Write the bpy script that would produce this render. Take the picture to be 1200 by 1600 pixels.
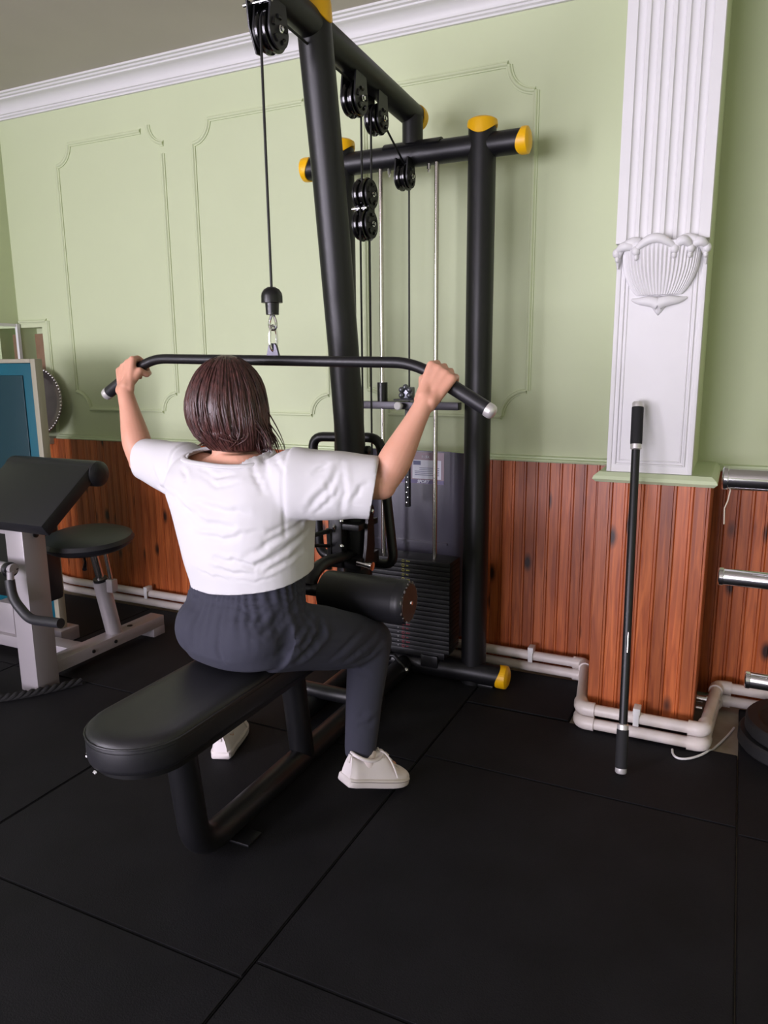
import bpy, bmesh, math, random
import numpy as np
from mathutils import Vector, Matrix, Quaternion

random.seed(7); rng = np.random.default_rng(7)
for o in list(bpy.data.objects): bpy.data.objects.remove(o)
scene = bpy.context.scene
COL = scene.collection
PI = math.pi

# ------------------------------------------------------------------ camera
S = 1.30 / 1.2            # layout numbers below were measured for an eye height of 1.2; S turns them into metres
EYE = np.array([0, 0, 1.2])
FPX = 1157.0
def _n(v):
    v = np.array(v, float); return v / np.linalg.norm(v)
_X = -_n([-2480, -212, FPX]); _Z = -_n([46, 5783, FPX]); _Y = _n(np.cross(_Z, _X))
if _Y[2] < 0: _Y = -_Y
_X = _n(np.cross(_Y, _Z))
if _X[0] < 0: _X = -_X
RW = np.array([_X, _Y, _Z])           # rows: world axes in (right, down, forward)
cam_data = bpy.data.cameras.new('camera')
cam = bpy.data.objects.new('camera', cam_data); COL.objects.link(cam)
r_, d_, f_ = RW[:, 0], RW[:, 1], RW[:, 2]
mw = Matrix(((r_[0], -d_[0], -f_[0], 0), (r_[1], -d_[1], -f_[1], 0), (r_[2], -d_[2], -f_[2], 0), (0, 0, 0, 1)))
mw.translation = Vector((0, 0, 1.2 * S))
cam.matrix_world = mw
cam_data.sensor_fit = 'VERTICAL'; cam_data.sensor_height = 36; cam_data.lens = 36 * FPX / 1600
cam_data.clip_start = 0.02
scene.camera = cam
def _ray(px, py): return RW @ np.array([px - 600, py - 800, FPX])
def atX(px, py, v): d = _ray(px, py); return EYE + d * v / d[0]
def atY(px, py, v): d = _ray(px, py); return EYE + d * v / d[1]
def atZ(px, py, v): d = _ray(px, py); return EYE + d * (v - EYE[2]) / d[2]

# ------------------------------------------------------------------ world, daylight, exposure
world = bpy.data.worlds.new('world'); scene.world = world; world.use_nodes = True
bgn = world.node_tree.nodes['Background']
bgn.inputs[0].default_value = (0.80, 0.88, 1.0, 1); bgn.inputs[1].default_value = 1.0
vs = scene.view_settings
vs.view_transform = 'Standard'; vs.look = 'None'; vs.exposure = 0.0; vs.gamma = 1.0; vs.use_curve_mapping = False

def area(name, loc, direction, sx, sy, power, col):
    l = bpy.data.lights.new(name, 'AREA'); l.shape = 'RECTANGLE'
    l.size = sx * S; l.size_y = sy * S; l.energy = power; l.color = col
    o = bpy.data.objects.new(name, l); COL.objects.link(o)
    o.location = Vector(loc) * S
    o.rotation_euler = Vector(direction).to_track_quat('-Z', 'Y').to_euler()
    return o
# daylight entering through the window of the left wall and the one behind the camera
DAY = (0.91, 0.84, 1.0)
area('daylight', (-3.40, -2.00, 1.28), (1, 0.45, -0.05), 1.35, 2.40, 260, DAY)
area('daylight', (-1.80, -4.90, 0.80), (0, 1, 0), 2.8, 1.40, 340, DAY)

# ------------------------------------------------------------------ mesh helpers
class M:
    def __init__(s): s.v = []; s.f = []
    def add(s, v, f):
        b = len(s.v); s.v += [tuple(map(float, p)) for p in v]; s.f += [tuple(i + b for i in q) for q in f]; return s
    def box(s, c, size, rot=None, bev=0.0):
        bm = bmesh.new(); bmesh.ops.create_cube(bm, size=1)
        for v in bm.verts: v.co = Vector((v.co.x * size[0], v.co.y * size[1], v.co.z * size[2]))
        if bev > 0: bmesh.ops.bevel(bm, geom=bm.edges[:], offset=bev, segments=2, profile=0.6, affect='EDGES')
        mt = Matrix.Translation(Vector(c)) @ (rot.to_4x4() if rot else Matrix.Identity(4))
        bm.verts.index_update()
        v = [mt @ q.co for q in bm.verts]; f = [tuple(q.index for q in p.verts) for p in bm.faces]
        bm.free(); return s.add(v, f)
    def bb(s, lo, hi, bev=0.0):
        lo = np.array(lo, float); hi = np.array(hi, float)
        return s.box((lo + hi) / 2, hi - lo, bev=bev)
    def sweep(s, pts, rad, n=16, closed=False, caps=True, sx=1.0, up=None):
        """tube along pts; rad a number or list; sx stretches the section across"""
        P = np.array(pts, float); k = len(P)
        rad = np.full(k, rad) if np.isscalar(rad) else np.array(rad, float)
        T = np.zeros_like(P)
        for i in range(k):
            if closed: T[i] = P[(i + 1) % k] - P[(i - 1) % k]
            else: T[i] = P[min(i + 1, k - 1)] - P[max(i - 1, 0)]
        T /= np.linalg.norm(T, axis=1)[:, None] + 1e-12
        u = np.array(up, float) if up is not None else (np.array([0, 0, 1.]) if abs(T[0][2]) < .9 else np.array([1., 0, 0]))
        v = []; f = []
        N = u - T[0] * (u @ T[0]); N /= np.linalg.norm(N)
        for i in range(k):
            N = N - T[i] * (N @ T[i]); N /= np.linalg.norm(N) + 1e-12
            B = np.cross(T[i], N)
            for j in range(n):
                a = 2 * PI * j / n
                v.append(P[i] + rad[i] * (math.cos(a) * N + math.sin(a) * B * sx))
        m = k if closed else k - 1
        for i in range(m):
            for j in range(n):
                a = i * n + j; b = i * n + (j + 1) % n; c = ((i + 1) % k) * n + (j + 1) % n; d = ((i + 1) % k) * n + j
                f.append((a, b, c, d))
        if caps and not closed:
            f.append(tuple(range(n - 1, -1, -1))); f.append(tuple((k - 1) * n + j for j in range(n)))
        return s.add(v, f)
    def lathe(s, prof, o, ax, n=32, wave=None):
        """prof: list of (r, h) along axis ax from o"""
        ax = _n(ax); t = np.array([0, 0, 1.]) if abs(ax[2]) < .9 else np.array([1., 0, 0])
        e1 = _n(np.cross(t, ax)); e2 = np.cross(ax, e1); o = np.array(o, float)
        v = []; f = []; k = len(prof)
        for i, (r, h) in enumerate(prof):
            for j in range(n):
                a = 2 * PI * j / n
                hh = h + (wave(i, a) if wave else 0)
                v.append(o + ax * hh + r * (math.cos(a) * e1 + math.sin(a) * e2))
        for i in range(k - 1):
            for j in range(n):
                f.append((i * n + j, i * n + (j + 1) % n, (i + 1) * n + (j + 1) % n, (i + 1) * n + j))
        if prof[0][0] > 1e-6: f.append(tuple(range(n - 1, -1, -1)))
        if prof[-1][0] > 1e-6: f.append(tuple((k - 1) * n + j for j in range(n)))
        return s.add(v, f)
    def prism(s, out, o, e1, e2, t):
        """outline (a,b) in plane e1,e2 at o, extruded by vector t"""
        o = np.array(o, float); e1 = np.array(e1, float); e2 = np.array(e2, float); t = np.array(t, float); n = len(out)
        v = [o + a * e1 + b * e2 for a, b in out] + [o + a * e1 + b * e2 + t for a, b in out]
        f = [tuple(range(n - 1, -1, -1)), tuple(range(n, 2 * n))] + [(i, (i + 1) % n, n + (i + 1) % n, n + i) for i in range(n)]
        return s.add(v, f)
    def loft(s, rings, caps=True):
        n = len(rings[0]); v = [p for r in rings for p in r]; f = []
        for i in range(len(rings) - 1):
            for j in range(n):
                f.append((i * n + j, i * n + (j + 1) % n, (i + 1) * n + (j + 1) % n, (i + 1) * n + j))
        if caps: f.append(tuple(range(n - 1, -1, -1))); f.append(tuple((len(rings) - 1) * n + j for j in range(n)))
        return s.add(v, f)
    def ell(s, c, r, rot=None, n=20, m=14):
        v = []; f = []
        for i in range(m + 1):
            t = PI * i / m
            for j in range(n):
                a = 2 * PI * j / n
                p = Vector((r[0] * math.sin(t) * math.cos(a), r[1] * math.sin(t) * math.sin(a), r[2] * math.cos(t)))
                if rot: p = rot @ p
                v.append(np.array(p) + np.array(c))
        for i in range(m):
            for j in range(n):
                f.append((i * n + j, (i + 1) * n + j, (i + 1) * n + (j + 1) % n, i * n + (j + 1) % n))
        return s.add(v, f)
    def cap(s, a, b, ra, rb, n=14):
        """tapered capsule"""
        a = np.array(a, float); b = np.array(b, float); d = _n(b - a); L = np.linalg.norm(b - a)
        prof = [(ra * math.sin(t), -ra * math.cos(t)) for t in np.linspace(0, PI / 2, 6)] + [(rb * math.cos(t), L + rb * math.sin(t)) for t in np.linspace(0, PI / 2, 6)]
        return s.lathe(prof, a, d, n)

BASE = {}
def put(o, parent):
    COL.objects.link(o)
    if parent is not None: o.parent = parent
    return o
def mk(name, m, mat, parent=None, base=None, smooth=True, angle=40, kind=None):
    """one mesh object; vertices are given in layout coordinates"""
    b = np.array(BASE[parent.name] if parent is not None else (base if base is not None else (0, 0, 0)), float)
    me = bpy.data.meshes.new(name)
    me.from_pydata([tuple((np.array(p) - b) * S) for p in m.v], [], m.f)
    bm = bmesh.new(); bm.from_mesh(me)
    bmesh.ops.remove_doubles(bm, verts=bm.verts[:], dist=1e-6)
    bmesh.ops.dissolve_degenerate(bm, dist=1e-7, edges=bm.edges[:])
    bmesh.ops.recalc_face_normals(bm, faces=bm.faces[:]); bm.to_mesh(me); bm.free()
    if smooth:
        me.shade_smooth(); me.set_sharp_from_angle(angle=math.radians(angle))
    if mat is not None: me.materials.append(mat)
    o = bpy.data.objects.new(name, me); put(o, parent)
    if parent is None: o.location = Vector(b) * S
    BASE[o.name] = b
    if kind: o['kind'] = kind
    return o
def thing(name, base, label, cat, group=None, kind=None):
    o = bpy.data.objects.new(name, None); COL.objects.link(o); o.empty_display_size = .1
    o.location = Vector(base) * S; BASE[o.name] = np.array(base, float)
    return tag(o, label, cat, group, kind)
def tag(o, label=None, cat=None, group=None, kind=None):
    if label: o['label'] = label
    if cat: o['category'] = cat
    if group: o['group'] = group
    if kind: o['kind'] = kind
    return o
def fillet(pts, r, n=6):
    P = [np.array(p, float) for p in pts]; out = [P[0]]
    for i in range(1, len(P) - 1):
        a = P[i - 1] - P[i]; b = P[i + 1] - P[i]; la = np.linalg.norm(a); lb = np.linalg.norm(b)
        d = min(r, la * .49, lb * .49); p0 = P[i] + a / la * d; p1 = P[i] + b / lb * d
        for t in np.linspace(0, 1, n): out.append((1 - t) ** 2 * p0 + 2 * t * (1 - t) * P[i] + t * t * p1)
    out.append(P[-1]); return out
def bez(p0, p1, p2, p3, n=12):
    p0, p1, p2, p3 = [np.array(p, float) for p in (p0, p1, p2, p3)]
    return [(1 - t) ** 3 * p0 + 3 * t * (1 - t) ** 2 * p1 + 3 * t * t * (1 - t) * p2 + t ** 3 * p3 for t in np.linspace(0, 1, n)]
def union(m, voxel, smooth=3, sf=0.5):
    """fuse overlapping closed shapes into one continuous skin; returns vertex array and faces"""
    me = bpy.data.meshes.new('tmp'); me.from_pydata(m.v, [], m.f)
    bm = bmesh.new(); bm.from_mesh(me); bmesh.ops.remove_doubles(bm, verts=bm.verts[:], dist=1e-6)
    bmesh.ops.recalc_face_normals(bm, faces=bm.faces[:]); bm.to_mesh(me); bm.free()
    o = bpy.data.objects.new('tmp', me); COL.objects.link(o)
    r = o.modifiers.new('r', 'REMESH'); r.mode = 'VOXEL'; r.voxel_size = voxel; r.adaptivity = 0
    if smooth:
        q = o.modifiers.new('s', 'SMOOTH'); q.factor = sf; q.iterations = smooth
    dg = bpy.context.evaluated_depsgraph_get(); ev = o.evaluated_get(dg); em = ev.to_mesh()
    n = len(em.vertices); co = np.empty(n * 3); em.vertices.foreach_get('co', co)
    no = np.empty(n * 3); em.vertices.foreach_get('normal', no)
    fs = [tuple(p.vertices) for p in em.polygons]
    ev.to_mesh_clear(); bpy.data.objects.remove(o); bpy.data.meshes.remove(me)
    return co.reshape(-1, 3), no.reshape(-1, 3), fs
def opened(co, fs, cuts, thick):
    """cut openings (point, outward axis, reach) and give the cloth a thickness inward"""
    me = bpy.data.meshes.new('tmp'); me.from_pydata([tuple(p) for p in co], [], fs)
    bm = bmesh.new(); bm.from_mesh(me)
    for p, ax, reach in cuts:
        p = Vector(p); ax = Vector(ax).normalized()
        fc = [q for q in bm.faces if (q.calc_center_median() - p).length < reach]
        es = {e for q in fc for e in q.edges}; vs_ = {v for q in fc for v in q.verts}
        bmesh.ops.bisect_plane(bm, geom=list(vs_) + list(es) + fc, plane_co=p, plane_no=ax, clear_outer=True)
    bm.to_mesh(me); bm.free()
    o = bpy.data.objects.new('tmp', me); COL.objects.link(o)
    q = o.modifiers.new('s', 'SOLIDIFY'); q.thickness = thick; q.offset = -1
    dg = bpy.context.evaluated_depsgraph_get(); ev = o.evaluated_get(dg); em = ev.to_mesh()
    m = M(); m.v = [tuple(v.co) for v in em.vertices]; m.f = [tuple(p.vertices) for p in em.polygons]
    ev.to_mesh_clear(); bpy.data.objects.remove(o); bpy.data.meshes.remove(me)
    return m
def crease(co, no, a, b, w, d, side=None):
    """press (d<0) or raise a fold along the segment a-b"""
    a = np.array(a, float); b = np.array(b, float); ab = b - a
    t = np.clip(((co - a) @ ab) / (ab @ ab), 0, 1); q = a + t[:, None] * ab
    dist = np.linalg.norm(co - q, axis=1); fade = np.sin(PI * np.clip(t * .9 + .05, 0, 1)) ** .6
    g = np.exp(-(dist / w) ** 2) * fade * d
    return co + no * g[:, None]

# ------------------------------------------------------------------ materials
def srgb(r, g, b):
    f = lambda c: (c / 255 / 12.92) if c / 255 <= .04045 else ((c / 255 + .055) / 1.055) ** 2.4
    return (f(r), f(g), f(b), 1)
MATS = {}
def mat(name, col, rough=.5, metal=0, spec=.5, noise=None, bump=None, coat=0, sheen=0, sss=0):
    """noise=(scale, second colour, contrast), bump=(scale, strength, distance)"""
    if name in MATS: return MATS[name]
    m = bpy.data.materials.new(name); m.use_nodes = True; nt = m.node_tree; N = nt.nodes; L = nt.links
    p = N['Principled BSDF']
    p.inputs['Base Color'].default_value = col; p.inputs['Roughness'].default_value = rough; p.inputs['Metallic'].default_value = metal
    p.inputs['Specular IOR Level'].default_value = spec
    if coat: p.inputs['Coat Weight'].default_value = coat
    if sheen: p.inputs['Sheen Weight'].default_value = sheen
    if sss:
        p.inputs['Subsurface Weight'].default_value = sss; p.inputs['Subsurface Radius'].default_value = (.012, .005, .003); p.inputs['Subsurface Scale'].default_value = 1.0
    tc = N.new('ShaderNodeTexCoord')
    if noise:
        n = N.new('ShaderNodeTexNoise'); n.inputs['Scale'].default_value = noise[0]; n.inputs['Detail'].default_value = 5
        L.new(tc.outputs['Object'], n.inputs['Vector'])
        r = N.new('ShaderNodeValToRGB'); c = noise[2]
        r.color_ramp.elements[0].position = .5 - .5 * c; r.color_ramp.elements[1].position = .5 + .5 * c
        r.color_ramp.elements[0].color = col; r.color_ramp.elements[1].color = noise[1]
        L.new(n.outputs['Fac'], r.inputs['Fac']); L.new(r.outputs['Color'], p.inputs['Base Color'])
    if bump:
        n = N.new('ShaderNodeTexNoise'); n.inputs['Scale'].default_value = bump[0]; n.inputs['Detail'].default_value = 4
        L.new(tc.outputs['Object'], n.inputs['Vector'])
        b = N.new('ShaderNodeBump'); b.inputs['Strength'].default_value = bump[1]; b.inputs['Distance'].default_value = bump[2]
        L.new(n.outputs['Fac'], b.inputs['Height']); L.new(b.outputs['Normal'], p.inputs['Normal'])
    MATS[name] = m; return m
def wood_mat(name, c1, c2, c3):
    m = bpy.data.materials.new(name); m.use_nodes = True; nt = m.node_tree; N = nt.nodes; L = nt.links; p = N['Principled BSDF']
    tc = N.new('ShaderNodeTexCoord'); oi = N.new('ShaderNodeObjectInfo')
    off = N.new('ShaderNodeVectorMath'); off.operation = 'SCALE'; off.inputs[0].default_value = (7.3, 3.1, 11.7)
    L.new(oi.outputs['Random'], off.inputs['Scale'])
    add = N.new('ShaderNodeVectorMath'); L.new(tc.outputs['Object'], add.inputs[0]); L.new(off.outputs[0], add.inputs[1])
    mp = N.new('ShaderNodeMapping'); mp.inputs['Scale'].default_value = (28, 28, 1.6); L.new(add.outputs[0], mp.inputs['Vector'])
    n1 = N.new('ShaderNodeTexNoise'); n1.inputs['Scale'].default_value = 2.2; n1.inputs['Detail'].default_value = 6; n1.inputs['Distortion'].default_value = 1.2
    L.new(mp.outputs[0], n1.inputs['Vector'])
    r = N.new('ShaderNodeValToRGB'); e = r.color_ramp.elements
    e[0].position = .30; e[0].color = c1; e[1].position = .70; e[1].color = c2
    L.new(n1.outputs['Fac'], r.inputs['Fac'])
    # knots
    mp2 = N.new('ShaderNodeMapping'); mp2.inputs['Scale'].default_value = (9, 9, 4.2); L.new(add.outputs[0], mp2.inputs['Vector'])
    vo = N.new('ShaderNodeTexVoronoi'); vo.inputs['Scale'].default_value = 1.0; vo.inputs['Randomness'].default_value = 1.0; L.new(mp2.outputs[0], vo.inputs['Vector'])
    r2 = N.new('ShaderNodeValToRGB'); r2.color_ramp.elements[0].position = .08; r2.color_ramp.elements[1].position = .21
    r2.color_ramp.elements[0].color = (1, 1, 1, 1); r2.color_ramp.elements[1].color = (0, 0, 0, 1)
    L.new(vo.outputs['Distance'], r2.inputs['Fac'])
    mx = N.new('ShaderNodeMix'); mx.data_type = 'RGBA'; L.new(r2.outputs['Color'], mx.inputs['Factor']); L.new(r.outputs['Color'], mx.inputs['A']); mx.inputs['B'].default_value = c3
    # board to board tint
    hs = N.new('ShaderNodeHueSaturation'); mr = N.new('ShaderNodeMapRange'); mr.inputs['To Min'].default_value = .72; mr.inputs['To Max'].default_value = 1.2
    L.new(oi.outputs['Random'], mr.inputs['Value']); L.new(mr.outputs[0], hs.inputs['Value']); L.new(mx.outputs['Result'], hs.inputs['Color'])
    L.new(hs.outputs['Color'], p.inputs['Base Color'])
    b = N.new('ShaderNodeBump'); b.inputs['Strength'].default_value = .15; b.inputs['Distance'].default_value = .002
    L.new(n1.outputs['Fac'], b.inputs['Height']); L.new(b.outputs['Normal'], p.inputs['Normal'])
    p.inputs['Roughness'].default_value = .38
    return m

wall_m = mat('green wall paint', srgb(201, 211, 173), .6, noise=(3, srgb(197, 207, 169), .9), bump=(60, .08, .002))
trimg_m = mat('green trim paint', srgb(198, 210, 173), .45)
white_m = mat('white plaster', srgb(224, 223, 223), .5, noise=(8, srgb(219, 218, 218), .8))
ceil_m = mat('ceiling paint', srgb(190, 184, 172), .8, noise=(4, srgb(183, 177, 165), .8))
wood_m = wood_mat('stained pine boards', srgb(146, 68, 32), srgb(194, 106, 54), srgb(48, 22, 14))
sub_m = mat('bare screed', srgb(176, 166, 150), .8, noise=(9, srgb(140, 128, 112), .5), bump=(50, .4, .004))
mat_m = mat('black rubber mat', srgb(15, 15, 18), .75, spec=.22, noise=(5, srgb(25, 25, 29), .55), bump=(260, .5, .002))
frame_m = mat('matte black powder coat', srgb(17, 17, 20), .42, spec=.45, bump=(700, .08, .0006))
black_m = mat('black plastic', srgb(18, 18, 20), .35)
gloss_m = mat('glossy black pulley', srgb(14, 14, 16), .16)
yellow_m = mat('yellow plastic cap', srgb(244, 186, 10), .4)
vinyl_m = mat('black vinyl', srgb(27, 27, 31), .45, bump=(420, .25, .0008))
chrome_m = mat('chrome', srgb(225, 225, 228), .12, 1)
alu_m = mat('brushed aluminium', srgb(215, 212, 210), .38, .55)
steel_m = mat('polished steel rod', srgb(205, 200, 195), .2, 1)
shroud_m = mat('grey tinted shroud', srgb(78, 76, 90), .26, spec=.6)
cable_m = mat('black cable', srgb(16, 16, 16), .5)
pvc_m = mat('white plastic pipe', srgb(222, 214, 212), .4, noise=(14, srgb(205, 194, 184), .6))
silver_m = mat('silver paint', srgb(170, 164, 168), .38, .35)
teal_m = mat('teal sheet', srgb(8, 88, 104), .35, noise=(2.5, srgb(6, 76, 92), .6))
skin_m = mat('skin', srgb(216, 162, 138), .5, sss=.15, noise=(12, srgb(208, 152, 128), .6), bump=(500, .08, .0006))
hair_m = mat('dark brown hair', srgb(48, 30, 28), .34, spec=.6)
shirt_m = mat('white cotton', srgb(206, 205, 207), .85, bump=(900, .2, .0005))
pants_m = mat('slate blue jersey', srgb(50, 51, 64), .9, sheen=.0, bump=(800, .3, .0006))
shoe_m = mat('white leather', srgb(232, 224, 224), .45, bump=(250, .1, .0008))
sole_m = mat('white rubber sole', srgb(222, 214, 212), .55)
sock_m = mat('white sock', srgb(226, 214, 212), .9)

# ================================================================== THE ROOM
WY, XL, XR, YB, ZC = 2.80, -3.45, 2.20, -5.00, 2.485
def slab(m, ax, lo, hi, holes):
    """box lo..hi with rectangular holes through axis ax; holes=(u0,u1,z0,z1) in the other horizontal axis"""
    u = 1 - ax
    us = sorted({lo[u], hi[u], *[h[0] for h in holes], *[h[1] for h in holes]}); zs = sorted({lo[2], hi[2], *[h[2] for h in holes], *[h[3] for h in holes]})
    for a, b in zip(us, us[1:]):
        for c, d in zip(zs, zs[1:]):
            if any(h[0] <= (a + b) / 2 <= h[1] and h[2] <= (c + d) / 2 <= h[3] for h in holes): continue
            l = [0, 0, c]; h_ = [0, 0, d]; l[ax], h_[ax] = lo[ax], hi[ax]; l[u], h_[u] = a, b; m.bb(l, h_)
    return m
m = slab(M(), 1, (XL - .15, WY, -.03), (XR + .15, WY + .16, ZC + .05), [(-3.44, -3.28, .93, 1.40)])
m.bb((-3.5, WY + .10, .90), (-3.2, WY + .16, 1.45))
tag(mk('wall_back', m, wall_m, smooth=False), 'pale green painted wall with moulded panels behind the machines', 'wall', kind='structure')
m = slab(M(), 0, (XL - .15, YB, -.03), (XL, WY, ZC + .05), [(-3.2, -.8, .6, 1.95)])
tag(mk('wall_left', m, wall_m, smooth=False), 'pale green side wall with a daylight window', 'wall', kind='structure')
m = slab(M(), 1, (XL - .15, YB - .15, -.03), (XR + .15, YB, ZC + .05), [(-3.2, -.4, .10, 1.50)])
tag(mk('wall_front', m, wall_m, smooth=False), 'pale green wall with a wide window facing the machines', 'wall', kind='structure')
tag(mk('wall_right', M().bb((XR, YB, -.03), (XR + .15, WY, ZC + .05)), wall_m, smooth=False), 'plain pale green side wall', 'wall', kind='structure')
tag(mk('ceiling', M().bb((XL - .15, YB - .15, ZC), (XR + .15, WY + .15, ZC + .06)), ceil_m, smooth=False), 'greyish white ceiling above the white cornice', 'ceiling', kind='structure')
FLOOR = tag(mk('floor', M().bb((XL - .15, YB - .15, -.05), (XR + .15, WY + .15, -.016)), sub_m, smooth=False), 'bare beige floor under black rubber mats', 'floor', kind='structure')
# rubber mats
g = .0014
def rubber(x0, x1, y0, y1, pts=None):
    out = pts or [(x0, y0), (x1, y0), (x1, y1), (x0, y1)]
    c = np.mean(out, axis=0); out = [(p[0] - g * np.sign(p[0] - c[0]), p[1] - g * np.sign(p[1] - c[1])) for p in out]
    bm = bmesh.new()
    vv = [bm.verts.new((a, b, -.0155)) for a, b in out]; fc = bm.faces.new(vv)
    ex = bmesh.ops.extrude_face_region(bm, geom=[fc]); up = [v for v in ex['geom'] if isinstance(v, bmesh.types.BMVert)]
    dz = random.uniform(-.0008, .0006)
    for v in up: v.co.z = 0 + dz
    top = [e for e in bm.edges if all(abs(v.co.z - dz) < 1e-6 for v in e.verts)]
    bmesh.ops.bevel(bm, geom=top, offset=.003, segments=2, affect='EDGES')
    bm.verts.index_update(); q = M(); q.v = [tuple(v.co) for v in bm.verts]; q.f = [tuple(v.index for v in f.verts) for f in bm.faces]; bm.free()
    mk('rubber_mat', q, mat_m, FLOOR)
xs = [XL + .01, -2.60, -1.705, -.809, .082, .98, 1.88, XR - .01]
for i in range(len(xs) - 1):
    yo = [1.03, 1.025, 1.02, 1.066, 1.035, 1.0, 1.0][i]
    ys = sorted([yo - .9 * k for k in range(1, 10) if yo - .9 * k > YB + .05] + [yo, yo + .9, YB + .01])
    ys.append(WY - .03)
    for a, b in zip(ys, ys[1:]):
        if xs[i] == -.809 and b > 2.5:
            rubber(0, 0, 0, 0, [(-.809, a), (.082, a), (.082, 2.372), (-.809, 2.372)])
            rubber(0, 0, 0, 0, [(-.809, 2.378), (-.44, 2.378), (-.44, 2.72), (-.809, 2.72)])
        elif b > 2.5: rubber(xs[i], xs[i + 1], a, 2.72)
        else: rubber(xs[i], xs[i + 1], a, b)

# windows (out of the frame, where the daylight comes from)
glass_m = mat('window glass', (1, 1, 1, 1), .02); glass_m.node_tree.nodes['Principled BSDF'].inputs['Transmission Weight'].default_value = 1
def window(n, ax, pos, u0, u1, label, z0=.85, z1=2.15):
    def P(u, d, z): return (pos + d, u, z) if ax == 0 else (u, pos + d, z)
    w = M(); t = .05
    for a, b, c, d in ((u0, u1, z0, z0 + t), (u0, u1, z1 - t, z1), (u0, u0 + t, z0, z1), (u1 - t, u1, z0, z1), ((u0 + u1) / 2 - t / 2, (u0 + u1) / 2 + t / 2, z0, z1)):
        lo = np.minimum(P(a, -.06, c), P(b, -.11, d)); hi = np.maximum(P(a, -.06, c), P(b, -.11, d)); w.bb(lo, hi)
    o = tag(mk('window_%d' % n, w, white_m, base=P((u0 + u1) / 2, -.08, z0), smooth=False), label, 'window', kind='structure')
    q = M(); lo = np.minimum(P(u0 + t, -.083, z0 + t), P(u1 - t, -.088, z1 - t)); hi = np.maximum(P(u0 + t, -.083, z0 + t), P(u1 - t, -.088, z1 - t)); q.bb(lo, hi)
    mk('pane', q, glass_m, o, smooth=False)
window(1, 0, XL, -3.2, -.8, 'white framed window in the side wall', .6, 1.95)
window(2, 1, YB, -3.2, -.4, 'wide low white framed window facing the pulldown machine', .10, 1.50)

# cornice: stepped and hollowed profile (distance from wall, height)
prof = [(0, 2.398), (.012, 2.398), (.012, 2.405), (.020, 2.409), (.020, 2.416), (.027, 2.418)]
prof += [(.027 + .047 * (1 - math.cos(t)), 2.418 + .042 * math.sin(t)) for t in np.linspace(.1, PI / 2, 8)]
prof += [(.078, 2.462), (.078, 2.468), (.090, 2.470), (.094, 2.476), (.106, 2.477), (.106, ZC), (0, ZC)]
m = M().prism([(-a, b) for a, b in prof], (XL, WY, 0), (0, 1, 0), (0, 0, 1), (XR - XL, 0, 0))
tag(mk('trim_1', m, white_m, base=(-1, WY, 2.4), angle=25), 'white moulded cornice between green wall and ceiling', 'cornice', kind='structure')
m = M().prism([(a, b) for a, b in prof], (XL, YB, 0), (1, 0, 0), (0, 0, 1), (0, WY - YB, 0))
tag(mk('trim_2', m, white_m, base=(XL, 0, 2.4), angle=25), 'white moulded cornice on the side wall with the window', 'cornice', kind='structure')

# raised panel mouldings: straight strips and hollow corner pieces
def strip(parent, pts):
    P = [np.array((a, WY, b)) for a, b in pts]
    k = len(P); v = []; f = []
    sec = [(-.012, 0), (-.012, .005), (-.007, .006), (-.005, .011), (0, .013), (.005, .011), (.007, .006), (.012, .005), (.012, 0)]
    for i in range(k):
        t = _n(P[min(i + 1, k - 1)] - P[max(i - 1, 0)]); nn = np.cross(t, (0, 1, 0))
        for a, b in sec: v.append(P[i] + nn * a + np.array((0, -b, 0)))
    n = len(sec)
    for i in range(k - 1):
        for j in range(n - 1): f.append((i * n + j, i * n + j + 1, (i + 1) * n + j + 1, (i + 1) * n + j))
    f.append(tuple(range(n))); f.append(tuple((k - 1) * n + j for j in range(n)))
    mk('moulding_strip', M().add(v, f), wall_m, parent, angle=50)
def panel(n, x0, x1, z0, z1, r, label, broken=False):
    t = thing('trim_%d' % n, ((x0 + x1) / 2, WY, z0), label, 'panel moulding', kind='structure')
    e = .004
    strip(t, [(x0 + r, z1), (x1 - r - (.03 if broken else e), z1)]); strip(t, [(x0 + r, z0), (x1 - r, z0)])
    strip(t, [(x0, z0 + r), (x0, z1 - r)]); strip(t, [(x1, z0 + r), (x1, z1 - r - (.02 if broken else 0))])
    for cx, cz, a0, dx, dz in ((x0, z1, 270, 0, 0), (x1, z1, 180, .012 if broken else 0, .022 if broken else 0), (x1, z0, 90, 0, 0), (x0, z0, 0, 0, 0)):
        strip(t, [(cx + dx + r * math.cos(math.radians(a0 + q)), cz + dz + r * math.sin(math.radians(a0 + q))) for q in np.linspace(2, 88, 12)])
panel(3, -3.072, -2.417, .984, 2.238, .088, 'raised green panel moulding with a broken corner near the tray', True)
panel(4, -2.243, -1.587, .986, 2.238, .088, 'raised green panel moulding behind the seated person')
panel(5, -1.405, -.727, .996, 2.238, .10, 'raised green panel moulding behind the weight stack')
t6 = thing('trim_6', (-3.3, WY, 1.4), 'thin green moulding around the small wall niche', 'panel moulding', kind='structure')
strip(t6, [(-3.235, .86), (-3.235, 1.43)]); strip(t6, [(-3.44, 1.43), (-3.24, 1.43)])

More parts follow.
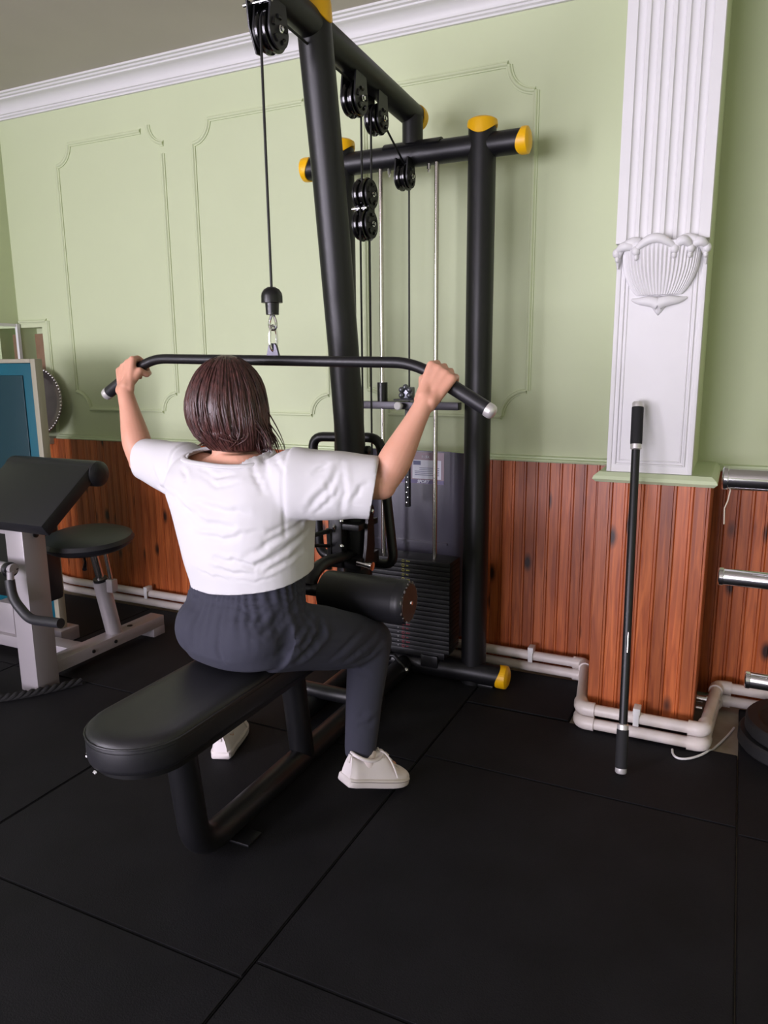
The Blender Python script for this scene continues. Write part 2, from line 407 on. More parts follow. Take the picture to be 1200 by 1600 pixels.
# wainscot of tongue and groove boards
BW = .0455
def board_mesh(w, h, d, name='board'):
    out = [(-w / 2, 0), (-w / 2, -d * .82), (-w / 2 + .0022, -d), (w / 2 - .0105, -d), (w / 2 - .0093, -d * .84), (w / 2 - .0081, -d), (w / 2 - .0022, -d), (w / 2, -d * .82), (w / 2, 0)]
    q = M().prism(out, (0, 0, 0), (1, 0, 0), (0, 1, 0), (0, 0, h))
    me = bpy.data.meshes.new(name); me.from_pydata([tuple(np.array(p) * S) for p in q.v], [], q.f)
    bm = bmesh.new(); bm.from_mesh(me); bmesh.ops.recalc_face_normals(bm, faces=bm.faces[:]); bm.to_mesh(me); bm.free()
    me.materials.append(wood_m); return me
bmesh_wall = board_mesh(BW - .0003, .815, .018)
WS = thing('trim_7', (-1.8, WY, 0), 'reddish stained pine board wainscot along the green wall', 'wainscot', kind='structure')
bk = M().bb((XL, WY - .004, .012), (-.385, WY - .0005, .83)); bk.bb((-.06, WY - .004, .012), (XR, WY - .0005, .83))
mk('backing', bk, mat('dark gap', srgb(30, 14, 10), .9), WS, smooth=False)
def board(me, parent, loc, rz=0):
    o = bpy.data.objects.new('board', me); put(o, parent)
    o.location = Vector(np.array(loc) - BASE[parent.name]) * S; o.rotation_euler = (0, 0, rz); return o
x = XL + BW / 2 + .005
while x < -.39: board(bmesh_wall, WS, (x, WY - .004, .014)); x += BW
x = -.06 + BW / 2
while x < XR - .03: board(bmesh_wall, WS, (x, WY - .004, .014)); x += BW
def capstrip(x0, x1):
    return M().prism([(0, .829), (-.026, .829), (-.030, .834), (-.026, .840), (-.012, .842), (-.012, .848), (0, .852)], (x0, WY, 0), (0, 1, 0), (0, 0, 1), (x1 - x0, 0, 0))
mk('cap_rail', capstrip(-3.22, -.40), trimg_m, WS); mk('cap_rail', capstrip(-.045, XR), trimg_m, WS)

# ------------------------------------------------------------------ pilaster
PF = 2.425; PX0, PX1 = -.366, -.113; WX0, WX1 = -.389, -.054
PT = thing('trim_8', (-.24, 2.6, 0), 'white fluted pilaster with a shell capital above pine boards', 'pilaster', kind='structure')
mk('core', M().bb((PX0 + .001, PF + .03, .83), (PX1 - .001, WY, ZC)), wall_m, PT, smooth=False)
mk('boxed_base', M().bb((WX0 + .018, PF + .008, .0), (WX1 - .018, WY, .83)), MATS['dark gap'], PT, smooth=False)
nb = 7; bw = (WX1 - WX0) / nb
me1 = board_mesh(bw - .0003, .79, .018)
for i in range(nb): board(me1, PT, (WX0 + bw * (i + .5), PF + .006, .04))
nd = 8; bd = (WY - PF - .006) / nd; me2 = board_mesh(bd - .0003, .79, .016)
for i in range(nd):
    board(me2, PT, (WX1 - .017, PF + .008 + bd * (i + .5), .04), PI / 2)
    board(me2, PT, (WX0 + .017, PF + .008 + bd * (i + .5), .04), -PI / 2)
lg = [(WX0 - .016, WY), (WX0 - .016, PF - .028), (WX1 + .016, PF - .028), (WX1 + .016, WY)]
q = M(); 
rings = []
for dz, dd in ((.826, .010), (.836, 0), (.846, .004), (.858, .018)):
    rings.append([(a + (dd if a < -.2 else -dd), b + (dd if b < 2.6 else 0), dz) for a, b in lg])
q.loft(rings); mk('ledge', q, trimg_m, PT, angle=20)
# lower flat panel with a moulded frame
mk('panel', M().bb((PX0, PF, .859), (PX1, PF + .03, 1.55)), white_m, PT, smooth=False)
def pframe(x0, x1, z0, z1, w, d):
    o = M()
    for a, b, c, e in ((x0, x0 + w, z0, z1), (x1 - w, x1, z0, z1), (x0 + w, x1 - w, z0, z0 + w)): o.bb((a, PF - d, c), (b, PF + .004, e), bev=.003)
    return o
mk('panel_frame', pframe(PX0 + .022, PX1 - .022, .882, 1.50, .006, .005), white_m, PT)
mk('panel_frame', pframe(PX0 + .034, PX1 - .034, .894, 1.50, .005, .003), white_m, PT)
mk('edge_band', M().bb((PX0, PF - .004, .859), (PX0 + .014, PF + .01, 1.52), bev=.003).bb((PX1 - .014, PF - .004, .859), (PX1, PF + .01, 1.52), bev=.003), white_m, PT)
# fluted shaft
out = [(PX0 - .002, PF + .03)]; nfl = 6; e = .022; fw = (PX1 - PX0 - 2 * e) / nfl
out.append((PX0 - .002, PF - .030)); xx = PX0 + e
for i in range(nfl):
    out.append((xx + .002, PF - .030))
    for t in np.linspace(0, PI, 9): out.append((xx + fw / 2 - (fw / 2 - .005) * math.cos(t), PF - .030 + .008 * math.sin(t)))
    out.append((xx + fw - .002, PF - .030)); xx += fw
out += [(PX1 + .002, PF - .030), (PX1 + .002, PF + .03)]
mk('fluted_shaft', M().prism(out, (0, 0, 1.545), (1, 0, 0), (0, 1, 0), (0, 0, ZC - 1.545)), white_m, PT, angle=35)
# shell capital: ribbed bowl, curling leaf lip and pendant
CX = (PX0 + PX1) / 2; v = []; f = []; nr, na = 18, 174
for i in range(nr + 1):
    t = i / nr; zz = 1.395 + .145 * t
    R = .064 + .040 * math.sin(min(1, t * 1.6) * PI * .5) ** .8 + .012 * t ** 3; D = .022 + .036 * math.sin(min(1, t * 1.25) * PI * .5) + .014 * t ** 4
    for j in range(na + 1):
        a = PI * j / na; rib = 1 + .05 * math.cos(j * 2 * PI / 6) * min(1, (1 - t) * 4 + .2)
        v.append((CX - R * math.cos(a) * (1 + (rib - 1) * .2), PF - D * math.sin(a) ** .7 * rib, zz))
for i in range(nr):
    for j in range(na): f.append((i * (na + 1) + j, i * (na + 1) + j + 1, (i + 1) * (na + 1) + j + 1, (i + 1) * (na + 1) + j))
f.append(tuple(range(na + 1)))
f.append(tuple(nr * (na + 1) + j for j in range(na + 1)))
mk('capital_shell', M().add(v, f), white_m, PT, angle=60)
lip = M()
for xa_, xb_, hh, dd_ in ((-.124, -.066, .012, .036), (-.066, .040, .026, .060), (.040, .082, .016, .050), (.082, .124, .012, .036)):
    pts = [(CX + xa_ + (xb_ - xa_) * t, PF - dd_ - .012 * math.sin(PI * t), 1.522 + hh * math.sin(PI * t)) for t in np.linspace(0, 1, 14)]
    lip.sweep(pts, [.006 + .008 * math.sin(PI * t) ** .7 for t in np.linspace(0, 1, 14)], 12)
    for e_ in (xa_, xb_): lip.ell((CX + e_, PF - dd_ + .002, 1.517), (.012, .013, .014)); lip.ell((CX + e_ * .98, PF - dd_ + .004, 1.500), (.007, .009, .010))
for s_ in (-1, 1):
    lip.sweep(bez((CX + s_ * .060, PF - .040, 1.545), (CX + s_ * .09, PF - .06, 1.55), (CX + s_ * .125, PF - .04, 1.53), (CX + s_ * .122, PF - .01, 1.475)), [.012, .013, .013, .012, .012, .011, .010, .009, .008, .006, .005, .003], 10)
mk('capital_leaf', lip, white_m, PT)
pen = M()
for s_ in (-1, 1):
    pen.sweep(bez((CX, PF - .012, 1.368), (CX + s_ * .03, PF - .016, 1.385), (CX + s_ * .05, PF - .008, 1.372), (CX + s_ * .078, PF - .002, 1.385)), [.017, .017, .016, .016, .015, .014, .013, .012, .010, .008, .006, .003], 10)
pen.lathe([(0.0, 0), (.010, .012), (.024, .034), (.030, .044), (.012, .058), (0, .062)], (CX, PF + .002, 1.333), (0, 0, 1), 20)
mk('capital_pendant', pen, white_m, PT)

# niche with a brown board, mirror on the side wall, tray
tag(mk('wooden_board', M().bb((-3.40, WY + .05, .9305), (-3.315, WY + .065, 1.37), bev=.003), mat('brown cardboard', srgb(140, 112, 86), .7, noise=(20, srgb(124, 96, 72), .6)), base=(-3.36, WY + .06, .93)), 'brown board standing inside the small wall niche', 'board')
mr = thing('wall_mirror', (XL, 2.45, .92), 'mirror with thin white frame on the side wall by the niche', 'mirror')
mk('glass', M().bb((XL + .001, 2.02, .93), (XL + .008, 2.775, 1.405)), mat('mirror', (.9, .95, .9, 1), .02, 1), mr, smooth=False)
fr = M(); fr.bb((XL + .001, 2.775, .915), (XL + .016, 2.793, 1.42)); fr.bb((XL + .001, 2.0, 1.405), (XL + .012, 2.775, 1.42)); fr.bb((XL + .001, 2.0, .915), (XL + .012, 2.775, .93)); fr.bb((XL + .001, 2.0, .93), (XL + .012, 2.02, 1.405))
mk('frame', fr, white_m, mr, smooth=False)
tag(mk('trim_9', M().bb((XL, WY - .085, .800), (-3.245, WY - .0005, .838), bev=.003), mat('old white paint', srgb(196, 190, 180), .6), base=(-3.35, WY, .82)), 'short off-white ledge under the round silver tray', 'ledge', kind='structure')
ta = _n((.10, -1, .10)); tc_ = np.array((-3.296, WY - .062, 1.021))
tr = thing('silver_tray', (-3.296, WY - .06, .84), 'round ornate silver tray leaning on the ledge by the niche', 'tray')
mk('dish', M().lathe([(0, .004), (.13, .004), (.142, .008), (.150, .016), (.168, .020), (.176, .022), (.178, .018), (.15, .010), (.142, .003), (.13, 0), (0, 0)], tc_ - ta * .004, ta, 72), mat('tarnished silver', srgb(150, 138, 138), .28, .85, noise=(6, srgb(120, 108, 110), .6)), tr)
bd_ = M(); e1 = _n(np.cross((0, 0, 1), ta)); e2 = np.cross(ta, e1)
for k in range(64):
    a = 2 * PI * k / 64; bd_.ell(tc_ + ta * .016 + .172 * (math.cos(a) * e1 + math.sin(a) * e2), (.0062,) * 3, n=8, m=6)
mk('beaded_rim', bd_, mat('bright silver', srgb(205, 200, 200), .2, .95), tr)

# heating pipes along the floor
def pipe(label, zc, dout):
    r = .0185
    pts = [(-3.30, WY - .055, zc + .012), (-3.18, WY - .062 + dout, zc), (-.452, WY - .075 + dout, zc), (-.398, 2.350 - dout, zc), (-.020, 2.350 - dout, zc), (.008, WY - .085, zc), (XR - .02, WY - .07, zc)]
    t = thing('heating_pipe', (-.45, 2.6, 0), label, 'pipe')
    mk('pipe_run', M().sweep(fillet(pts, .02, 6), r, 14), pvc_m, t)
    for k in (2, 3, 4, 5):
        p = np.array(pts[k]); a = _n(np.array(pts[k - 1]) - p); b = _n(np.array(pts[k + 1]) - p)
        mk('elbow', M().sweep(fillet([p + a * .046, p, p + b * .046], .026, 7), r + .005, 14), pvc_m, t)
    return t
pl = pipe('lower of two white pipes running along the floor around the pilaster', .0235, .004)
pu = pipe('upper of two white pipes running along the wall around the pilaster', .0715, 0)
for (x_, y_) in ((-.66, WY - .075), (-.22, 2.352), (-2.62, WY - .073)):
    mk('pipe_clip', M().bb((x_ - .011, y_ - .022, .088), (x_ + .011, y_ + .02, .110), bev=.002).bb((x_ - .009, y_ - .023, .05), (x_ + .009, y_ - .0175, .10), bev=.002), white_m, pu)
vl = M()
vl.lathe([(.012, 0), (.012, .03), (.016, .03), (.016, .05), (.008, .055)], (-.053, 2.60, .065), (1, 0, 0), 14).lathe([(.010, 0), (.010, .02)], (-.053, 2.60, .03), (1, 0, 0), 14)
mk('valve', vl, chrome_m, pu)
tag(mk('white_cable', M().sweep(bez((-.105, 2.315, .004), (-.10, 2.21, .004), (-.02, 2.30, .004), (.0, 2.36, .004), 14) + bez((.0, 2.36, -.005), (.02, 2.42, -.009), (.05, 2.50, -.010), (.07, 2.58, -.010), 10)[1:], .0035, 8), white_m, base=(-.06, 2.3, 0)), 'thin white cable lying on the floor by the pipe corner', 'cable')

# ================================================================== LAT PULLDOWN MACHINE
X0 = -1.11; YU = 2.555
LM = thing('lat_pulldown_machine', (X0, 2.0, 0), 'tall black tubular lat pulldown machine with yellow end caps and weight stack', 'gym machine')
def A(*p): return np.array(p, float)
def capy(o, ax, r, parent=LM, phase=0, amp=.010, ln=.040):
    """yellow end cap with a wavy lower edge and a domed top"""
    pr = [(r - .004, -.002), (r + .0035, 0), (r + .004, ln * .55), (r + .0025, ln * .78), (r - .008, ln * .95), (r * .55, ln * 1.02), (0, ln * 1.04)]
    return mk('end_cap', M().lathe(pr, o, ax, 36, wave=lambda i, a: -amp * math.cos(2 * (a - phase)) if i < 2 else 0), yellow_m, parent)
# rear uprights, cross bar, base bar
for x_ in (X0 - .268, X0 + .268):
    mk('upright', M().lathe([(.047, 0), (.047, 1.965)], (x_, YU, .0), (0, 0, 1), 36), frame_m, LM)
    capy((x_, YU, 1.958), (0, 0, 1), .047, phase=.15, amp=.015)
mk('cross_bar', M().sweep([(X0 - .405, YU, 1.912), (X0 + .405, YU, 1.912)], .039, 32), frame_m, LM)
for s_ in (-1, 1): capy((X0 + s_ * .398, YU, 1.912), (s_, 0, 0), .039, phase=.6, amp=.008, ln=.034)
mk('base_bar', M().sweep([(X0 - .385, YU - .02, .046), (X0 + .385, YU - .02, .046)], .040, 28), frame_m, LM)
for s_ in (-1, 1): capy((X0 + s_ * .378, YU - .02, .046), (s_, 0, 0), .040, phase=.6, amp=.008, ln=.036)
for x_ in (X0 - .33, X0 + .33): mk('rubber_foot', M().bb((x_ - .03, YU - .045, 0), (x_ + .03, YU + .005, .012), bev=.003), black_m, LM)
# mast, top beam with its stub
def beamz(y_): return 2.088 - .055 * (y_ - 1.93)
mast0, mast1 = A(X0, 2.145, .06), A(X0, 1.915, 2.150)
mpts = [A(X0, 2.150, .03), A(X0, 2.130, .45), A(X0, 2.098, .85), A(X0, 2.050, 1.25), A(X0, 1.985, 1.70), A(X0, 1.915, 2.112)]
mk('mast', M().sweep(mpts, .0475, 36), frame_m, LM)
capy(mpts[-1], mpts[-1] - mpts[-2], .0475, phase=1.6, amp=.020, ln=.048)
mk('top_beam', M().sweep([A(X0, 1.60, beamz(1.60)), A(X0, 2.615, beamz(2.615))], .041, 32), frame_m, LM)
capy(A(X0, 2.605, beamz(2.605)), (0, 1, -.055), .041, ln=.034, amp=.008); capy(A(X0, 1.61, beamz(1.61)), (0, -1, .055), .041, ln=.034, amp=.008)
mk('beam_stub', M().lathe([(.036, 0), (.036, .09)], (X0 + .015, YU, 1.945), (0, 0, 1), 28), frame_m, LM)
mk('saddle_plate', M().prism([(.0405 * math.sin(a), .0405 * math.cos(a)) for a in np.linspace(-1, 1, 12)] + [(.046 * math.sin(a), .046 * math.cos(a)) for a in np.linspace(1, -1, 12)], (X0 - .085, YU, 1.912), (0, 1, 0), (0, 0, 1), (.21, 0, 0)), frame_m, LM)
for dx in (-.07, .08):
    mk('bolt', M().lathe([(.007, 0), (.007, -.018), (.004, -.020), (.004, -.028)], (X0 + dx, YU - .01, 1.876), (0, 0, 1), 8), chrome_m, LM)
mk('dark_strip', M().sweep([A(X0 - .028, 1.895, 2.0), A(X0 - .028, 1.905, 1.945)], .0005, 4), black_m, LM)  # thin black strip on the mast just below the beam
# rear base rail, bench frame
seat_z = .456
bench = fillet([A(X0, 1.215, .372), A(X0, 1.255, .040), A(X0, 2.54, .040)], .085, 9)
mk('bench_frame', M().sweep(bench, .0365, 28), frame_m, LM)
mk('seat_post', M().sweep([A(X0, 1.695, .372), A(X0, 1.745, .045)], .0365, 28), frame_m, LM)
mk('foot_plate', M().bb((X0 - .05, 1.36, 0), (X0 + .075, 1.42, .007), bev=.002), frame_m, LM)
mk('cross_tube', M().sweep([A(X0 - .27, 2.075, .085), A(X0 + .11, 2.075, .085)], .026, 24), frame_m, LM)
mk('side_rail', M().sweep([A(X0 - .15, 1.98, .040), A(X0 - .15, 2.53, .040)], .034, 24), frame_m, LM)
# padded seat: stadium pad with piping
def stadium(hw, y0, y1, k=16):
    o = []
    for t in np.linspace(PI, 2 * PI, k): o.append((hw * math.cos(t), y0 + hw + hw * math.sin(t) * 1.0))
    c = .035
    o += [(hw, y1 - c)] + [(hw - c + c * math.cos(t), y1 - c + c * math.sin(t)) for t in np.linspace(.2, PI / 2, 5)]
    o += [(-hw + c - c * math.sin(t), y1 - c + c * math.cos(t)) for t in np.linspace(0, PI / 2 - .2, 5)] + [(-hw, y1 - c)]
    return o
PXC = -1.118
def pad_rings(levels):
    rs = []
    for zz, ins in levels: rs.append([(PXC + a, b, zz) for a, b in stadium(.117 - ins, 1.000 + ins, 1.76 - ins)])
    return rs
st = mk('seat_pad', M().loft(pad_rings([(.376, .012), (.380, .003), (.390, 0), (.434, 0), (.443, .003), (.450, .010), (.454, .022), (.456, .045)])), vinyl_m, LM, angle=60)
mk('piping', M().sweep([(p[0], p[1], .438) for p in pad_rings([(.438, -.0005)])[0]], .0022, 8, closed=True), vinyl_m, st)
mk('seam', M().sweep([(p[0], p[1], .428) for p in pad_rings([(.428, -.0002)])[0]], .0011, 6, closed=True), vinyl_m, st)
lint = M()
for k in range(26):
    a = PI * random.choice((1.03, 1.04, 1.12, 1.14, 1.16, 1.17, 1.185, 1.20, 1.21, 1.42)); c = A(PXC + .1165 * math.cos(a), 1.117 + .1165 * math.sin(a), .3745)
    lint.ell(c + rng.normal(0, .0025, 3), rng.uniform(.001, .005, 3), n=6, m=5)
tag(mk('torn_lining', lint, white_m, st), 'frayed white lining under the pad edge', kind='stuff')
mk('under_board', M().loft([[(PXC + a * .93, 1.39 + (b - 1.39) * .96, zz) for a, b in stadium(.117, 1.000, 1.76)] for zz in (.364, .377)]), black_m, LM)
# pulleys
def slot_plate(c, r, up, xoff, parent, dn=0):
    """side plate facing +X: rounded, with slots, reaching up by `up`"""
    o = [(r * .86 * math.cos(t), r * .86 * math.sin(t)) for t in np.linspace(PI, 2 * PI, 18)]
    if up: o += [(r * .62, up), (-r * .62, up)]
    else: o = [(r * .86 * math.cos(t), r * .86 * math.sin(t)) for t in np.linspace(0, 2 * PI, 32)[:-1]]
    mk('bracket_plate', M().prism(o, c + A(xoff, 0, 0), (0, 1, 0), (0, 0, 1), (.005, 0, 0)), frame_m, parent)
def pulley(y_, z_, r=.050, up=.08, x_=X0):
    c = A(x_, y_, z_)
    w = mk('pulley_wheel', M().lathe([(.012, -.019), (r * .6, -.019), (r * .62, -.016), (r * .9, -.016), (r, -.014), (r, -.008), (r * .82, -.002), (r * .82, .002), (r, .008), (r, .014), (r * .9, .016), (r * .62, .016), (r * .6, .019), (.012, .019)], c, (1, 0, 0), 40), gloss_m, LM)
    slot_plate(c, r, up, .020, w); slot_plate(c, r, up, -.025, w)
    sl = M()
    for k in range(5):
        a = k * 2 * PI / 5 + .3
        pts = [c + A(.0255, r * .56 * math.cos(a + q), r * .56 * math.sin(a + q)) for q in np.linspace(-.28, .28, 6)]
        sl.sweep(pts, .0055, 8)
    mk('slot', sl, black_m, w)
    mk('axle_bolt', M().lathe([(.0095, 0), (.0095, .006), (.006, .007), (.006, .011), (0, .012)], c + A(.025, 0, 0), (1, 0, 0), 6), chrome_m, w)
    return w
P1 = (1.705, 2.003); P2 = (2.147, 1.976); P3 = (2.298, 1.960); P4 = (2.212, 1.720); P5 = (2.208, 1.631); P6 = (2.520, 1.835)
w1 = pulley(*P1, up=.075); pulley(*P2, up=.075); pulley(*P3, up=.085, r=.046); pulley(*P4, up=0); pulley(*P5, up=0); pulley(*P6, up=.06, r=.044)
mk('spacer_bolt', M().sweep([A(X0 - .05, 1.668, 2.055), A(X0 + .03, 1.668, 2.055)], .0055, 12), chrome_m, w1)
mk('cable_guard', M().prism([(-.02, .06), (-.055, .055), (-.048, 0), (-.020, -.052), (0, -.05), (.01, .03)], A(X0 - .033, P1[0], P1[1]), (0, 1, 0), (0, 0, 1), (.004, 0, 0)), frame_m, w1)
for xo in (.019, -.024): mk('link_plate', M().prism([(-.026, -.06), (.026, -.06), (.020, 0), (.026, .06), (-.026, .06), (-.020, 0)], A(X0 + xo, (P4[0] + P5[0]) / 2, (P4[1] + P5[1]) / 2), (0, 1, 0), (0, 0, 1), (.005, 0, 0)), frame_m, LM)
mk('spacer_bolt', M().sweep([A(X0 - .03, P4[0] - .03, (P4[1] + P5[1]) / 2), A(X0 + .02, P4[0] - .03, (P4[1] + P5[1]) / 2)], .005, 10), chrome_m, LM)
# cables
cr = .0034; rr = .044
CB = 1.668
def arc(c, r, a0, a1, n=10): return [A(X0, c[0] + r * math.cos(a), c[1] + r * math.sin(a)) for a in np.linspace(a0, a1, n)]
c1 = [A(X0, CB, 1.392)] + arc(P1, rr, PI, PI / 2 + .05) + arc(P2, rr, PI / 2 + .05, 0) + [A(X0, P2[0] + rr, P4[1])]
mk('cable', M().sweep(c1, cr, 10), cable_m, LM)
mk('cable', M().sweep([A(X0, P5[0] - rr + .012, 1.68), A(X0, P5[0] - rr + .012, .80)], cr, 8), cable_m, LM)
mk('cable', M().sweep([A(X0, P5[0] + rr - .012, 1.64), A(X0, P5[0] + rr - .012, .86)], cr, 8), cable_m, LM)
c3 = [A(X0, P3[0] - .040, 1.74)] + arc(P3, .040, PI, .3) + arc(P6, .038, 1.3, 0) + [A(X0, P6[0] + .038, 1.06)]
mk('cable', M().sweep(c3, cr, 10), cable_m, LM)
st_ = mk('cable_stopper', M().lathe([(0, .070), (.010, .069), (.020, .063), (.026, .054), (.0275, .046), (.0275, .030), (.018, .029), (.0165, 0), (0, 0)], (X0, CB, 1.327), (0, 0, 1), 28), black_m, LM)
mk('eye_loop', M().sweep([A(X0 + .010 * math.sin(t) * (1 - .5 * math.cos(t)), CB, 1.309 + .020 * math.cos(t)) for t in np.linspace(0, 2 * PI, 20)[:-1]], .0035, 8, closed=True), chrome_m, st_)
mk('carabiner', M().sweep([A(X0 + .004 * math.sin(t), CB + .011 * math.sin(t), 1.267 + .033 * math.cos(t)) for t in np.linspace(0, 2 * PI, 20)[:-1]], .0035, 8, closed=True), chrome_m, st_)
# weight stack, guide rods, yoke
RY = 2.545; RX = (-1.214, -1.000)
for x_ in RX: mk('guide_rod', M().sweep([A(x_, RY, .07), A(x_, RY, 1.885)], .0085, 20), steel_m, LM)
n_pl = 20; pz0 = .115; ph = .018
SX0, SX1, SY0, SY1 = -1.300, -.918, 2.490, 2.600
LX = -1.107
def ring(c, r, w, sq=False):
    return M().sweep([c + A(r * math.cos(t) * (1.0), 0, r * math.sin(t)) for t in np.linspace(0, 2 * PI, 5 if sq else 13)[:-1] + (PI / 4 if sq else 0)], w, 6, closed=True)
yel = mat('yellow print', srgb(176, 172, 70), .6); redp = mat('red print', srgb(150, 44, 62), .6); gr_ = mat('grey print', srgb(150, 150, 150), .6)
plate_m = mat('black weight plate', srgb(24, 24, 27), .5)
for k in range(n_pl):
    zc = pz0 + ph * (k + .5)
    p = mk('weight_plate', M().bb((SX0, SY0, zc - ph * .46), (SX1, SY1, zc + ph * .46), bev=.0022), plate_m, LM)
    red = k < 7
    q = ring(A(LX, SY0 - .0004, zc), .0052, .0011, k % 3 == 1)
    for j in range(2 + k % 2): q.box((LX + .0145 + .0055 * j, SY0 - .0003, zc + random.uniform(-.0006, .0006)), (.0032, .0008, .0045))
    mk('number_label', q, redp if red else yel, p)
    if red or k in (9, 10): mk('pin_hole', M().ell((LX - .022, SY0, zc), (.0025, .001, .0025), n=8, m=6), gr_, p)
mk('stack_base', M().bb((-1.28, 2.50, .086), (-.94, 2.60, .114), bev=.003), black_m, LM)
for x_ in (-1.20, -1.0): mk('stack_buffer', M().bb((x_ - .035, 2.49, .052), (x_ + .035, 2.58, .10), bev=.004), black_m, LM)
yk = mk('guide_yoke', M().bb((-1.318, RY - .020, 1.034), (-.906, RY + .020, 1.062), bev=.003), mat('dark grey steel', srgb(66, 64, 70), .35, .4), LM)
for x_ in RX: mk('bushing', M().lathe([(.0195, 0), (.0195, .072)], (x_, RY, 1.060), (0, 0, 1), 24), black_m, yk)
mk('top_plate', M().box((X0, RY - .01, 1.069), (.085, .055, .006), bev=.002), frame_m, yk)
ck = M()
for dx, dz in ((-.016, .014), (.016, .014), (-.016, .034), (.016, .034), (0, .044)): ck.ell((X0 + dx, RY - .022, 1.072 + dz), (.011, .011, .011), n=12, m=8)
ck.box((X0, RY - .005, 1.094), (.052, .028, .044), bev=.006)
mk('cable_clamp', ck, mat('steel grey', srgb(120, 122, 130), .3, .7), yk)
mk('selector_knob', M().lathe([(.008, 0), (.008, -.016), (.0145, -.018), (.0155, -.032), (.012, -.036), (0, -.037)], (X0 - .018, RY - .02, 1.048), (0, 1, 0), 20), white_m, yk)
sb = mk('selector_stem', M().bb((X0 - .0095, RY - .008, .665), (X0 + .0095, RY + .008, 1.034), bev=.003), black_m, yk)
hl = M()
for k in range(18): hl.ell((X0 + (.002 if k % 2 else -.002), RY - .0085, .682 + k * .0195), (.0038, .0012, .0038), n=10, m=6)
mk('stem_hole', hl, chrome_m, sb)
# tinted shroud behind the stack
so = [(-1.345, 2.655), (-.985, 2.655)] + [(-.985 + .07 * math.sin(t), 2.655 + .07 * (1 - math.cos(t))) for t in np.linspace(.2, 1.2, 8)] + [(-.905, 2.725)]
v = []; f = []
n_ = len(so)
for (a, b) in so:
    drop = max(0, (a + .985)) * .12
    v += [(a, b, .125), (a, b, .868 - drop), (a, b + .004, .125), (a, b + .004, .868 - drop)]
for i in range(n_ - 1):
    a = i * 4; b = a + 4
    f += [(a, b, b + 1, a + 1), (a + 2, a + 3, b + 3, b + 2), (a + 1, b + 1, b + 3, a + 3), (a, a + 2, b + 2, b)]
f += [(0, 1, 3, 2), ((n_ - 1) * 4, (n_ - 1) * 4 + 2, (n_ - 1) * 4 + 3, (n_ - 1) * 4 + 1)]
sh = mk('shroud', M().add(v, f), shroud_m, LM, angle=30)
mk('shroud_rib', M().bb((-1.34, 2.648, .500), (-.99, 2.656, .508)), shroud_m, sh)
ys = 2.6535
stk = mk('instruction_sticker', M().bb((-1.275, ys, .738), (-1.006, ys + .0012, .862)), mat('sticker mauve', srgb(142, 118, 132), .35), sh, smooth=False)
pw = mat('sticker white', srgb(214, 216, 230), .4); pb = mat('sticker navy', srgb(64, 72, 120), .4)
for xa, xb in ((-1.265, -1.145), (-1.138, -1.018)):
    mk('print_frame', M().bb((xa, ys - .0008, .758), (xb, ys, .832)), pw, stk, smooth=False)
    mk('print_picture', M().bb((xa + .004, ys - .0014, .812), (xa + .035, ys - .0008, .828)), pb, stk, smooth=False)
    ln = M()
    for k in range(5): ln.bb((xa + .03 - .02 * (k > 1), ys - .0013, .800 - k * .007), (xb - .008, ys - .0008, .8022 - k * .007))
    mk('print_lines', ln, pb, stk, smooth=False)
mk('print_band', M().bb((-1.275, ys - .0008, .739), (-1.006, ys, .754)), mat('sticker purple', srgb(92, 84, 128), .4), stk, smooth=False)
def text(parent, s, loc, size, mt, rot=(PI / 2, 0, 0), shear=0.0, bold=.0):
    cu = bpy.data.curves.new('txt', 'FONT'); cu.body = s; cu.size = size * S; cu.extrude = .0004; cu.shear = shear; cu.offset = bold
    o = bpy.data.objects.new('txt', cu); COL.objects.link(o)
    dg = bpy.context.evaluated_depsgraph_get(); me = bpy.data.meshes.new_from_object(o.evaluated_get(dg)); bpy.data.objects.remove(o)
    me.materials.append(mt); q = bpy.data.objects.new('lettering', me); put(q, parent); q.location = Vector(np.array(loc) - BASE[parent.name]) * S; q.rotation_euler = rot; return q
text(stk, 'ITY', (-1.168, ys - .001, .7415), .0155, mat('blue print', srgb(120, 128, 190), .4), shear=.3, bold=.0004)
text(stk, 'SPORT', (-1.118, ys - .001, .7415), .0165, pw, shear=.3, bold=.0006)
text(stk, '11.5X', (-1.100, ys - .001, .840), .014, pw, bold=.0004)
# guard loop behind the mast
LY = 2.215
lp = [atY(*a, LY) for a in ((500, 866), (488, 682), (594, 684), (616, 884))]
lp = [tuple(p) for p in lp]
cl = fillet([(np.array(lp[0]) + np.array(lp[3])) / 2] + lp + [(np.array(lp[0]) + np.array(lp[3])) / 2], .045, 7)[:-1]
mk('guard_loop', M().sweep(cl, .0165, 16, closed=True, up=(0, 1, 0)), frame_m, LM)
